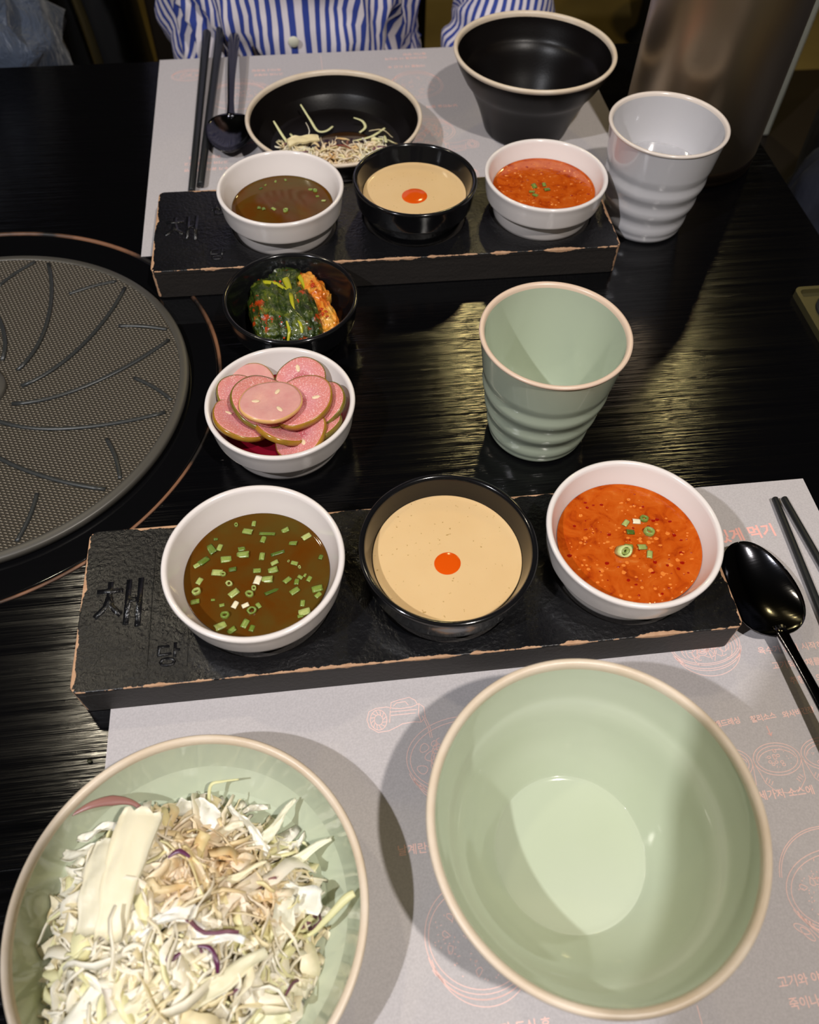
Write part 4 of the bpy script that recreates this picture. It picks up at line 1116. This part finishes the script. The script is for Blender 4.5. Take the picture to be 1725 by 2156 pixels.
LP('cabbage_rib', (-0.0300, -0.0110, 0.0190), D(12), 0.030, 0.011, 0.0020, 0.002, M['cabbage'], lo, 'thick pale rib chunk on the left of the leftovers', 0.8, (0.2, 0.0), 0.4, col=srgb(232, 216, 170))
strand('purple_shred', [(-0.006, -0.026, 0.0200), (0.006, -0.027, 0.0215), (0.014, -0.033, 0.0200)], (0.0006, 0.0012, 0.0008), Mat('reddish_shred', srgb(120, 44, 26), 0.3), lo)

# ------------------------------------------------------------------ cutlery
def make_spoon():
    r = bpy.data.objects.new('table_spoon', None); COL.objects.link(r)
    # bowl: local x from neck (0) to tip (.063)
    n, m_ = 28, 20
    V, F = [], []
    Lb, Wb, dep = 0.064, 0.0225, 0.0085
    for s in (0, 1):
        for i in range(n + 1):
            f = i / n; th = PI * (1 - f)
            x = Lb / 2 * (1 + math.cos(th)); hw = Wb * math.sin(th) ** 0.85 * (1.0 - 0.16 * math.cos(th)) if 0 < f < 1 else 0.0
            hw = max(hw, 0.0024 if f < 0.5 else 0.0004)
            for j in range(m_ + 1):
                g_ = 2 * j / m_ - 1
                q = min(1.0, ((x / Lb - 0.54) / 0.5) ** 2)
                z = -dep * (1 - q) * (1 - g_ * g_) ** 0.9 - s * 0.0011
                V.append((x, g_ * hw, z))
    NN = (n + 1) * (m_ + 1)
    for i in range(n):
        for j in range(m_):
            a = i * (m_ + 1) + j; b = a + m_ + 1
            F.append((a, b, b + 1, a + 1)); F.append((NN + a, NN + a + 1, NN + b + 1, NN + b))
    R1 = [j for j in range(m_ + 1)] + [i * (m_ + 1) + m_ for i in range(1, n + 1)] + [n * (m_ + 1) + j for j in range(m_ - 1, -1, -1)] + [i * (m_ + 1) for i in range(n - 1, 0, -1)]
    for a, b in zip(R1, R1[1:] + R1[:1]): F.append((a, NN + a, NN + b, b))
    mesh('spoon_bowl', V, F, M['cutlery'], r)
    P, rs = [], []
    for i in range(31):
        f = i / 30; x = 0.006 - 0.156 * f
        z = -0.0012 + 0.0062 * math.sin(min(1, f * 2.2) * PI / 2) - 0.004 * max(0, f - 0.4) ** 1.2
        P.append((x, 0, z)); rs.append(float(np.interp(f, [0, 0.05, 0.15, 0.35, 0.7, 0.95, 1], [0.0046, 0.0038, 0.0032, 0.0037, 0.0052, 0.0064, 0.0046])))
    mesh('handle', *tube(P, rs, 12, 0.42), M['cutlery'], r)
    return r
sp1 = make_spoon()
tag(sp1, 'polished black spoon on the nearer placemat, its bowl beside the red sauce', 'spoon', 'black table spoons')
sp1.location = (0.2490, 0.1825, 0.0135); sp1.rotation_euler = (0.0, -0.035, D(94.5))
sp2 = sp1.copy(); COL.objects.link(sp2)
for ch in list(sp1.children):
    c = ch.copy(); COL.objects.link(c); c.parent = sp2
sp2['label'] = 'polished black spoon left of the black plate, handle over the far edge'
sp2.location = (-0.0768, 0.7740, 0.0125); sp2.rotation_euler = (0, 0.0, D(-91))

V, F = tube([(0, 0, 0), (0.0006, 0, 0), (0.08, 0, 0), (0.16, 0, 0), (0.2290, 0, 0), (0.23, 0, 0)], [0.0016, 0.0021, 0.0024, 0.0028, 0.0032, 0.0026], 12)
def stick(a, b, L, label, z=0.0037, wide=1.0):
    o = mesh('chopstick', V, F, M['stick']) if not STK else STK[0].copy()
    if STK: COL.objects.link(o)
    STK.append(o)
    d = Vector((b[0] - a[0], b[1] - a[1])).normalized()
    o.location = (a[0], a[1], z); o.rotation_euler = (0, 0, math.atan2(d.y, d.x)); o.scale = (L / 0.23, wide, wide)
    tag(o, label, 'chopstick', 'black metal chopsticks')
STK = []
stick((0.2868, 0.2842), (0.2835, 0.2030), 0.23, 'black chopstick on the nearer placemat, the left one closer to the spoon')
stick((0.2930, 0.2838), (0.2972, 0.2347), 0.23, 'black chopstick on the nearer placemat, the outer right one')
stick((-0.1112, 0.6610), (-0.1054, 0.9586), 0.29, 'black chopstick at the far side, the outer left one', 0.0052, 1.5)
stick((-0.1035, 0.6700), (-0.0905, 0.9684), 0.29, 'black chopstick at the far side, the one next to the spoon', 0.0052, 1.5)

# ------------------------------------------------------------------ water flask, tray, crumb
tm = empty('steel_pitcher', (0.3545, 0.6925, 0.0), 'tall brushed steel pitcher standing behind the white cup', 'pitcher')
mesh('body', *lathe([(0.0630, 0.0155), (0.0640, 0.0175), (0.0640, 0.2200), (0.0600, 0.2350), (0.0480, 0.2450), (0.0460, 0.2600), (0.0475, 0.2620), (0.0475, 0.2640), (0, 0.2640)], 128), M['steel'], tm)
mesh('base_ring', *lathe([(0, 0.0), (0.0600, 0.0), (0.0625, 0.0020), (0.0635, 0.0050), (0.0628, 0.0062), (0.0636, 0.0075), (0.0636, 0.0140), (0.0630, 0.0155)], 128), M['steel_dark'], tm)
P = [(0.060, 0, 0.20), (0.082, 0, 0.205), (0.098, 0, 0.18), (0.098, 0, 0.10), (0.084, 0, 0.070), (0.060, 0, 0.068)]
hd = mesh('handle', *tube(P, 0.006, 10, 1.4), M['steel_dark'], tm); hd.rotation_euler = (0, 0, D(30))
ty = empty('metal_tray', (0.407, 0.430, 0.0), 'small khaki metal tray with rounded corners at the right table edge', 'tray')
plate2d('tray_base', rrect(-0.027, 0.027, -0.055, 0.055, 0.006), [], 0.0, 0.0016, M['khaki'], ty)
plate2d('tray_rim', rrect(-0.027, 0.027, -0.055, 0.055, 0.006), [[(x, y) for x, y in rrect(-0.0235, 0.0235, -0.0515, 0.0515, 0.004)]], 0.0016, 0.0060, M['khaki'], ty)
mesh('dark_inset', *lathe([(0.019, 0.0016), (0.019, 0.0040), (0.017, 0.0042), (0.016, 0.0022), (0, 0.0020)], 48), M['jacket_dark'], ty, loc=(0.003, 0.028, 0))
V, F = blob(3, lambda c: (c.x * 0.0013 * (1 + 0.4 * fbm(c * 3)), c.y * 0.0011 * (1 + 0.4 * fbm(c * 3 + Vector((4, 0, 0)))), c.z * 0.0006 + 0.0006))
tag(mesh('herb_crumb', V, F, M['crumb'], None, loc=(-0.1478 + 0.0005 + 0.0, 0.1560, 0.0006)), 'tiny dark herb crumb on the corner of the nearer placemat', 'crumb')

# ------------------------------------------------------------------ people, clothes, furniture at the edges
def loft(rows, seg=64, uvs=True, fold=None):
    """rows: (centre, rx, ry, z-lift normal up)"""
    V, F, UV = [], [], []
    for j, (c, rx, ry) in enumerate(rows):
        for k in range(seg + 1):
            a = 2 * PI * k / seg
            ca_, sa_ = math.cos(a), math.sin(a)
            x = c[0] + rx * math.copysign(abs(ca_) ** 0.8, ca_); y = c[1] + ry * math.copysign(abs(sa_) ** 0.8, sa_)
            if fold: d = fold(a, c[2]); x += ca_ * d; y += sa_ * d
            V.append((x, y, c[2])); UV.append((a * 0.16, c[2]))
    for j in range(len(rows) - 1):
        for k in range(seg):
            a = j * (seg + 1) + k; F.append((a, a + 1, a + seg + 2, a + seg + 1))
    return V, F, UV
per = empty('person', (0.0, 1.06, FZ), 'person in a blue and white striped shirt seated across the table', 'person')
def pl(x, y, z): return (x - 0.0, y - 1.06, z - FZ)
def skin_body():
    J = [('pel', (0.0, 1.10, -0.20), .115), ('wa', (0.0, 1.07, -0.02), .100), ('ch', (0.0, 1.07, 0.20), .115), ('ne', (0.0, 1.06, 0.37), .055), ('hd0', (0.0, 1.045, 0.43), .055),
         ('ls', (-0.165, 1.08, 0.30), .046), ('le', (-0.150, 1.175, 0.06), .034), ('lw', (-0.098, 1.00, -0.10), .026), ('lh', (-0.08, 0.95, -0.12), .024),
         ('rs', (0.17, 1.08, 0.30), .050), ('re', (0.232, 1.05, 0.03), .034), ('rw', (0.17, 0.99, -0.11), .024), ('rh', (0.12, 0.94, -0.13), .024),
         ('lt', (-0.09, 1.08, -0.22), .080), ('lk', (-0.12, 0.72, -0.22), .058), ('la', (-0.12, 0.70, -0.66), .038), ('lf', (-0.12, 0.60, -0.715), .034),
         ('rt', (0.09, 1.08, -0.22), .080), ('rk', (0.12, 0.72, -0.22), .058), ('ra', (0.12, 0.70, -0.66), .038), ('rf', (0.12, 0.60, -0.715), .034)]
    E = [(0, 1), (1, 2), (2, 3), (3, 4), (2, 5), (5, 6), (6, 7), (7, 8), (2, 9), (9, 10), (10, 11), (11, 12), (0, 13), (13, 14), (14, 15), (15, 16), (0, 17), (17, 18), (18, 19), (19, 20)]
    me = bpy.data.meshes.new('body'); me.from_pydata([pl(*j[1]) for j in J], E, [])
    # five fingers on each hand
    o = bpy.data.objects.new('body', me); COL.objects.link(o)
    md = o.modifiers.new('s', 'SKIN'); md.use_smooth_shade = True
    for i, j in enumerate(J):
        me.skin_vertices[0].data[i].radius = (j[2], j[2] * (0.8 if i < 3 else 1.0))
    me.skin_vertices[0].data[0].use_root = True
    o.modifiers.new('u', 'SUBSURF').levels = 1
    dg = bpy.context.evaluated_depsgraph_get(); ev = o.evaluated_get(dg)
    m2 = bpy.data.meshes.new_from_object(ev); COL.objects.unlink(o); bpy.data.objects.remove(o)
    parts = [([tuple(v.co) for v in m2.vertices], [tuple(p.vertices) for p in m2.polygons])]
    # head welded into the same mesh
    def hf(c):
        x, y, z = c.x * 0.076, c.y * 0.092, c.z * 0.115
        if z < 0: x *= 1 + z * 2.4; y *= 1 + z * 1.2
        if y < 0:
            y -= 0.020 * math.exp(-((x / 0.012) ** 2)) * math.exp(-((z + 0.010) / 0.022) ** 2)      # nose
            y += 0.010 * (math.exp(-(((abs(x) - 0.030) / 0.014) ** 2)) * math.exp(-((z - 0.012) / 0.012) ** 2))  # eye sockets
            y -= 0.005 * math.exp(-((x / 0.022) ** 2)) * math.exp(-((z + 0.050) / 0.008) ** 2)      # lips
        return pl(x, 1.035 + y, 0.540 + z)
    parts.append(blob(5, hf))
    for s in (-1, 1):
        parts.append(blob(2, lambda c: pl(s * (0.077 + c.x * 0.008), 1.045 + c.y * 0.018, 0.535 + c.z * 0.030)))
        hx, hy, hz = (-0.08, 0.95, -0.12) if s < 0 else (0.12, 0.94, -0.13)
        for q in range(4):
            a = (q - 1.5) * 0.22; bx = hx + (q - 1.5) * 0.016; Lf = (0.062, 0.072, 0.068, 0.054)[q]
            parts.append(tube([pl(bx, hy, hz), pl(bx + a * 0.03, hy - Lf * 0.5, hz), pl(bx + a * 0.05, hy - Lf * 0.9, hz - 0.016), pl(bx + a * 0.05, hy - Lf, hz - 0.03)], [0.0095, 0.009, 0.008, 0.006], 8))
        parts.append(tube([pl(hx - s * 0.018, hy + 0.02, hz), pl(hx - s * 0.040, hy - 0.01, hz), pl(hx - s * 0.046, hy - 0.035, hz - 0.01)], [0.011, 0.010, 0.007], 8))
    V, F = merge(parts)
    return mesh('body', V, F, M['skin'], per)
body = skin_body()
body.data.materials.append(M['trousers'].m)
for p in body.data.polygons:
    c = p.center
    if c.z + FZ < -0.155 and abs(c.x) < 0.24 and not (c.y + 1.06 < 0.97 and c.z + FZ > -0.16): p.material_index = 1
# hair, eyes, mouth
V, F = blob(4, lambda c: pl(c.x * 0.084, 1.047 + c.y * 0.098 if c.y > -0.35 or c.z > 0.45 else 1.047 + c.y * 0.060, 0.556 + (c.z if c.z > -0.5 else -0.5) * 0.116))
mesh('hair', V, F, M['hair'], per)
for s in (-1, 1):
    e = mesh('eye', *blob(2, lambda c: pl(s * 0.030 + c.x * 0.011, 0.953 + c.y * 0.005, 0.552 + c.z * 0.005)), M['hair'], per)
mesh('mouth', *blob(2, lambda c: pl(c.x * 0.022, 0.945 + c.y * 0.006, 0.490 + c.z * 0.004)), Mat('lips', srgb(170, 90, 84), 0.4), per)
# shirt: torso loft with folds
def fold(a, z):
    p = Vector((math.cos(a) * 2.2, math.sin(a) * 2.2, z * 7))
    f1 = math.sin(a * 9 + z * 34 + 3 * noise.noise(p)); f2 = 1 - abs(noise.noise(Vector((a * 3.4 + z * 14, z * 10 - a * 2.0, 2.2)))) * 2
    return 0.006 * f1 * (0.4 + 0.6 * abs(noise.noise(p * 1.7))) + 0.016 * (f2 - 0.6) * 1.3 + 0.010 * noise.noise(p * 2)
rows = [((0.0 - 0.0, 1.075, z), rx, ry) for z, rx, ry in ((-0.20, 0.150, 0.115), (-0.15, 0.150, 0.122), (-0.10, 0.146, 0.128), (-0.07, 0.143, 0.132), (-0.05, 0.141, 0.134), (-0.035, 0.140, 0.135), (-0.02, 0.141, 0.136), (-0.005, 0.142, 0.137), (0.01, 0.144, 0.137), (0.025, 0.147, 0.137), (0.04, 0.150, 0.137), (0.06, 0.154, 0.137), (0.09, 0.160, 0.136), (0.14, 0.168, 0.134), (0.20, 0.176, 0.130), (0.26, 0.178, 0.120), (0.30, 0.160, 0.102), (0.335, 0.115, 0.082), (0.355, 0.070, 0.066), (0.372, 0.060, 0.062))]
rows = [((-0.004 if c[2] < 0.1 else 0.0, c[1], c[2]), rx, ry) for c, rx, ry in rows]
V, F, UV = loft([((c[0], c[1] - 1.06, c[2] - FZ), rx, ry) for c, rx, ry in rows], 180, fold=lambda a, z: fold(a, z + FZ))
mesh('striped_shirt', V, F, M['stripe'], per, uv=UV)
for s, pts in ((1, [(0.165, 1.08, 0.30), (0.205, 1.075, 0.18), (0.232, 1.060, 0.07), (0.240, 1.030, 0.015), (0.232, 0.995, -0.020), (0.200, 0.985, -0.065), (0.165, 0.985, -0.105)]),
               (-1, [(-0.165, 1.08, 0.30), (-0.155, 1.12, 0.18), (-0.150, 1.175, 0.07), (-0.128, 1.130, 0.0), (-0.108, 1.060, -0.06), (-0.098, 1.010, -0.095)])):
    P = [Vector(pl(*p)) for p in pts]; Q = []; E = [P[0]] + P + [P[-1]]
    for i in range(1, len(E) - 2):
        for k in range(10):
            t_ = k / 10; a, b, c, d = E[i - 1], E[i], E[i + 1], E[i + 2]
            Q.append(0.5 * (2 * b + (c - a) * t_ + (2 * a - 5 * b + 4 * c - d) * t_ ** 2 + (3 * b - a - 3 * c + d) * t_ ** 3))
    n = len(Q); seg = 40; V, F, UV = [], [], []
    for i, p in enumerate(Q):
        t_ = (Q[min(i + 1, n - 1)] - Q[max(i - 1, 0)]).normalized(); sd = t_.cross(Vector((0, 1, 0.2))).normalized(); b = sd.cross(t_)
        r = float(np.interp(i / (n - 1), [0, 0.5, 0.75, 1], [0.066, 0.056, 0.058, 0.040]))
        for k in range(seg + 1):
            a = 2 * PI * k / seg
            rr = r + 0.0055 * math.sin(i * 0.9 + 2.2 * math.sin(a + i * 0.1)) * (0.5 + abs(noise.noise(Vector((i * 0.2, a, s))))) + 0.004 * noise.noise(Vector((i * 0.3, math.cos(a) * 2, math.sin(a) * 2)))
            V.append(p + sd * math.cos(a) * rr + b * math.sin(a) * rr); UV.append((a * 0.055, i * 0.01))
    for i in range(n - 1):
        for k in range(seg):
            q = i * (seg + 1) + k; F.append((q, q + 1, q + seg + 2, q + seg + 1))
    mesh('shirt_sleeve', V, F, M['stripe'], per, uv=UV)
mesh('button', *lathe([(0, 0.0), (0.0055, 0.0), (0.006, 0.0008), (0.0055, 0.0016), (0, 0.0012)], 24), M['offwhite'], per, loc=pl(-0.012, 0.936, 0.0)).rotation_euler = (D(90), 0, 0)

# chair the person sits on (dark), seen only as dark shapes
ch = empty('dining_chair', (-0.02, 1.12, FZ), 'dark wooden chair under the person in the striped shirt', 'chair')
bevel_box('seat', -0.21, 0.21, -0.20, 0.22, 0.395, 0.435, M['darkwood'], ch, 0.01)
bevel_box('backrest', -0.21, 0.21, 0.20, 0.235, 0.45, 0.95, M['darkwood'], ch, 0.008)
for x in (-0.18, 0.18):
    for y in (-0.17, 0.20): mesh('leg', *box(x - 0.018, x + 0.018, y - 0.018, y + 0.018, 0, 0.40), M['darkwood'], ch, smooth=False)

def cloth_blob(nm, mt, c, r, rot, amp, seed, parent=None, sub=5, fr=(2.2, 2.2, 1.4), sq=0.8, zmin=-9.0):
    def fn(p):
        d = Vector([math.copysign(abs(q) ** sq, q) for q in p])
        n = 1 - 2 * abs(noise.noise(Vector((p.x * fr[0] + seed, p.y * fr[1] - seed, p.z * fr[2]))))
        n2 = noise.noise(Vector((p.x * 5 + seed, p.y * 5, p.z * 5)))
        k = 1 + amp * n + amp * 0.35 * n2
        v_ = Vector((d.x * r[0] * k, d.y * r[1] * k, d.z * r[2] * (1 + amp * 0.5 * n)))
        v_.rotate(Matrix.Rotation(rot, 3, 'Z')); v_ += Vector(c); v_.z = max(v_.z, zmin); return tuple(v_)
    return mesh(nm, *blob(sub, fn), mt, parent)
# jacket at the far left, hung over a chair
c2 = empty('dining_chair', (-0.60, 1.34, FZ), 'dark chair at the far left under the slate-blue jacket', 'chair')
bevel_box('seat', -0.21, 0.21, -0.22, 0.20, 0.41, 0.45, M['darkwood'], c2, 0.01)
bevel_box('backrest', -0.21, 0.21, 0.18, 0.215, 0.45, 0.95, M['darkwood'], c2, 0.008)
for x in (-0.18, 0.18):
    for y in (-0.19, 0.18): mesh('leg', *box(x - 0.018, x + 0.018, y - 0.018, y + 0.018, 0, 0.41), M['darkwood'], c2, smooth=False)
jt = empty('jacket', (-0.53, 1.10, -0.30), 'slate-blue crumpled jacket heaped behind the table at far left', 'jacket')
cloth_blob('hanging_cloth', M['jacket'], (0.03, 0.0, 0.22), (0.175, 0.145, 0.115), 0.1, 0.16, 4, jt, fr=(3.2, 3.2, 2.0))
cloth_blob('upper_cloth', M['jacket'], (0.01, -0.01, 0.42), (0.170, 0.140, 0.110), 0.0, 0.13, 9, jt, fr=(3.2, 3.2, 2.0))
P = [(0.01 + 0.168 * math.cos(a), -0.01 + 0.146 * math.sin(a), 0.332 + 0.006 * math.sin(a * 3)) for a in np.linspace(-PI, PI, 60)]
mesh('hem', *tube(P, 0.007, 8), M['jacket'], jt)
cloth_blob('lining', M['jacket_dark'], (0.05, 0.05, 0.32), (0.15, 0.12, 0.10), 0.3, 0.08, 14, jt, 4)

bk = empty('backpack', (-0.305, 1.37, FZ), 'black backpack standing between the jacket and the striped shirt', 'bag')
cloth_blob('pack_body', M['jacket_dark'], (0, 0, 0.42), (0.058, 0.085, 0.41), 0.0, 0.04, 51, bk, 5, zmin=0.0)
mesh('strap', *tube([(-0.03 + 0.03 * math.sin(a), -0.092 + 0.01 * math.cos(a * 2), 0.30 + 0.45 * a / 3) for a in np.linspace(0, 3, 20)], 0.008, 8, 0.4), Mat('worn_brass_zip', srgb(110, 100, 70), 0.35, Metallic=0.8), bk)

# dark clothes of a neighbour at the right
nb = empty('dark_coat', (0.715, 0.84, -0.33), 'dark navy coat heaped beside the right edge of the table', 'coat')
cloth_blob('body', M['navy'], (0.105, -0.09, 0.26), (0.22, 0.21, 0.36), 0.15, 0.10, 31, nb, zmin=-0.018)
cloth_blob('sleeve', M['navy'], (-0.09, -0.22, 0.20), (0.15, 0.15, 0.17), 0.5, 0.12, 37, nb, zmin=-0.018)
cloth_blob('collar', M['navy'], (0.10, -0.10, 0.60), (0.16, 0.15, 0.10), 0.2, 0.12, 41, nb)
bn = empty('bench_seat', (0.98, 0.80, FZ), 'dark brown bench seat along the right side of the table', 'bench')
bevel_box('seat', -0.42, 0.45, -0.90, 0.70, 0.34, 0.40, M['brown'], bn, 0.015)
bevel_box('plinth', -0.38, 0.45, -0.88, 0.68, 0.0, 0.34, M['darkwood'], bn, 0.01)
wp = bevel_box('white_panel', 0.62, 0.80, 1.27, 1.29, -0.349, 0.20, M['offwhite'], None, 0.004)
tag(wp, 'off-white board seen in the gap right of the steel pitcher', 'board')

# dark pedestal legs standing on the floor behind, right of the person
for i, (x, y, lab) in enumerate(((1.0163, 2.4527, 'dark round pedestal leg on the floor behind the table, nearer one'), (0.93, 2.82, 'dark round pedestal leg on the floor behind the table, farther one'))):
    st_ = empty('bar_stool', (x, y, FZ), lab, 'stool', 'dark stools behind the table')
    mesh('pedestal', *lathe([(0, 0), (0.055, 0), (0.058, 0.006), (0.050, 0.016), (0.036, 0.026), (0.030, 0.05), (0.030, 0.44), (0, 0.44)], 40), M['jacket_dark'], st_)
    mesh('seat', *lathe([(0, 0.44), (0.15, 0.44), (0.16, 0.455), (0.16, 0.475), (0.15, 0.49), (0, 0.492)], 48), M['jacket_dark'], st_)

# ------------------------------------------------------------------ the diner holding the phone at the near side (behind the lens)
CR, CU, CF = Vector(R_), Vector(U_), Vector(F_)
C0 = Vector((0, 0, 0.44376))
def cv(a, b, c): return C0 + CR * a + CU * b - CF * c
ph = empty('phone', tuple(cv(-0.022, -0.062, 0.010)), 'black phone held upright above the near table edge', 'phone')
ph.rotation_euler = cam.matrix_world.to_euler()
o = plate2d('phone_case', rrect(-0.039, 0.039, -0.081, 0.081, 0.010), [], -0.004, 0.004, M['jacket_dark'], ph, bev=0.001)
mesh('screen', *box(-0.036, 0.036, -0.077, 0.077, 0.0041, 0.0046), M['glass'], ph, smooth=False)
dn = empty('person', (0.02, -0.40, FZ), 'person in a dark sweater on the near side, holding the phone', 'person')
pj = [((0.02, -0.42, -0.22), .12), ((0.02, -0.42, 0.02), .11), ((0.02, -0.41, 0.24), .12), ((0.02, -0.38, 0.40), .055), ((0.02, -0.33, 0.47), .05),
      ((-0.16, -0.40, 0.32), .052), ((-0.22, -0.26, 0.10), .040), ((-0.150, -0.130, 0.330), .028), ((0.20, -0.40, 0.32), .052), ((0.27, -0.33, 0.02), .040), ((0.200, -0.100, -0.080), .028),
      ((-0.07, -0.40, -0.24), .085), ((-0.11, -0.06, -0.22), .060), ((-0.11, -0.08, -0.70), .040), ((0.11, -0.40, -0.24), .085), ((0.14, -0.06, -0.22), .060), ((0.14, -0.08, -0.70), .040)]
pe = [(0, 1), (1, 2), (2, 3), (3, 4), (2, 5), (5, 6), (6, 7), (2, 8), (8, 9), (9, 10), (0, 11), (11, 12), (12, 13), (0, 14), (14, 15), (15, 16)]
off = Vector((0.02, -0.40, FZ))
me = bpy.data.meshes.new('body'); me.from_pydata([tuple(Vector(q[0]) - off) for q in pj], pe, [])
o = bpy.data.objects.new('body', me); COL.objects.link(o); md = o.modifiers.new('s', 'SKIN'); md.use_smooth_shade = True
for i, q in enumerate(pj): me.skin_vertices[0].data[i].radius = (q[1], q[1] * 0.85)
me.skin_vertices[0].data[0].use_root = True
o.modifiers.new('u', 'SUBSURF').levels = 1
m2 = bpy.data.meshes.new_from_object(o.evaluated_get(bpy.context.evaluated_depsgraph_get())); COL.objects.unlink(o); bpy.data.objects.remove(o)
parts = [([tuple(v.co) for v in m2.vertices], [tuple(p.vertices) for p in m2.polygons])]
nb_ = len(m2.polygons)
parts.append(blob(4, lambda c: tuple(Vector((0.02 + c.x * 0.074, -0.30 + c.y * 0.090 + (0.016 if c.y > 0.8 else 0), 0.575 + c.z * 0.112)) - off)))
for q in range(4):
    x_ = 0.176 + q * 0.016
    parts.append(tube([tuple(Vector(v_) - off) for v_ in ((0.200, -0.110, -0.085), (x_, -0.072, -0.094), (x_ - 0.002, -0.040, -0.112), (x_ - 0.002, -0.030, -0.130))], [0.012, 0.0095, 0.0085, 0.0065], 8))
parts.append(tube([tuple(Vector(v_) - off) for v_ in ((0.190, -0.110, -0.085), (0.160, -0.088, -0.095), (0.150, -0.060, -0.105))], [0.012, 0.010, 0.007], 8))
for s_, wr in ((-1, Vector((-0.150, -0.130, 0.330))),):
    ex = -0.112 if s_ < 0 else 0.064
    p0, p1, p2 = cv(ex, -0.115, 0.018), cv(ex, -0.045, 0.014), cv(ex + 0.012 * -s_, 0.030 if s_ < 0 else -0.02, 0.014)
    parts.append(tube([tuple(q - off) for q in (wr, p0, p1, p2)], [0.026, 0.033, 0.034, 0.020], 14, 0.75))
    for q in range(4):
        b = -0.075 + q * 0.021; e_ = -0.064 if s_ < 0 else 0.020
        b0 = cv(ex, b, 0.006); b1 = cv((ex + e_) / 2, b + 0.004, -0.001 + 0.006); b2 = cv(e_ + s_ * 0.010, b + 0.006, 0.005)
        parts.append(tube([tuple(b0 - off), tuple(b1 - off), tuple(b2 - off)], [0.0105, 0.009, 0.0070], 8))
    t0 = cv(ex - s_ * 0.012, -0.080, 0.034); t1 = cv(ex - s_ * 0.040, -0.060, 0.028)
    parts.append(tube([tuple(p0 - off), tuple(t0 - off), tuple(t1 - off)], [0.014, 0.011, 0.008], 8))
V, F = merge(parts)
o = mesh('body', V, F, M['skin'], dn); o.data.materials.append(M['trousers'].m)
for i in range(nb_): o.data.polygons[i].material_index = 1
mesh('hair', *blob(4, lambda c: tuple(Vector((0.02 + c.x * 0.082, -0.312 + c.y * (0.094 if c.z > 0.3 or c.y < 0 else 0.05), 0.592 + max(c.z, -0.6) * 0.112)) - off)), M['hair'], dn)
c3 = empty('dining_chair', (0.02, -0.46, FZ), 'dark wooden chair on the near side of the table', 'chair')
bevel_box('seat', -0.21, 0.21, -0.20, 0.20, 0.36, 0.40, M['darkwood'], c3, 0.01)
bevel_box('backrest', -0.21, 0.21, -0.24, -0.205, 0.42, 0.92, M['darkwood'], c3, 0.008)
for x in (-0.18, 0.18):
    for y in (-0.18, 0.17): mesh('leg', *box(x - 0.018, x + 0.018, y - 0.018, y + 0.018, 0, 0.36), M['darkwood'], c3, smooth=False)
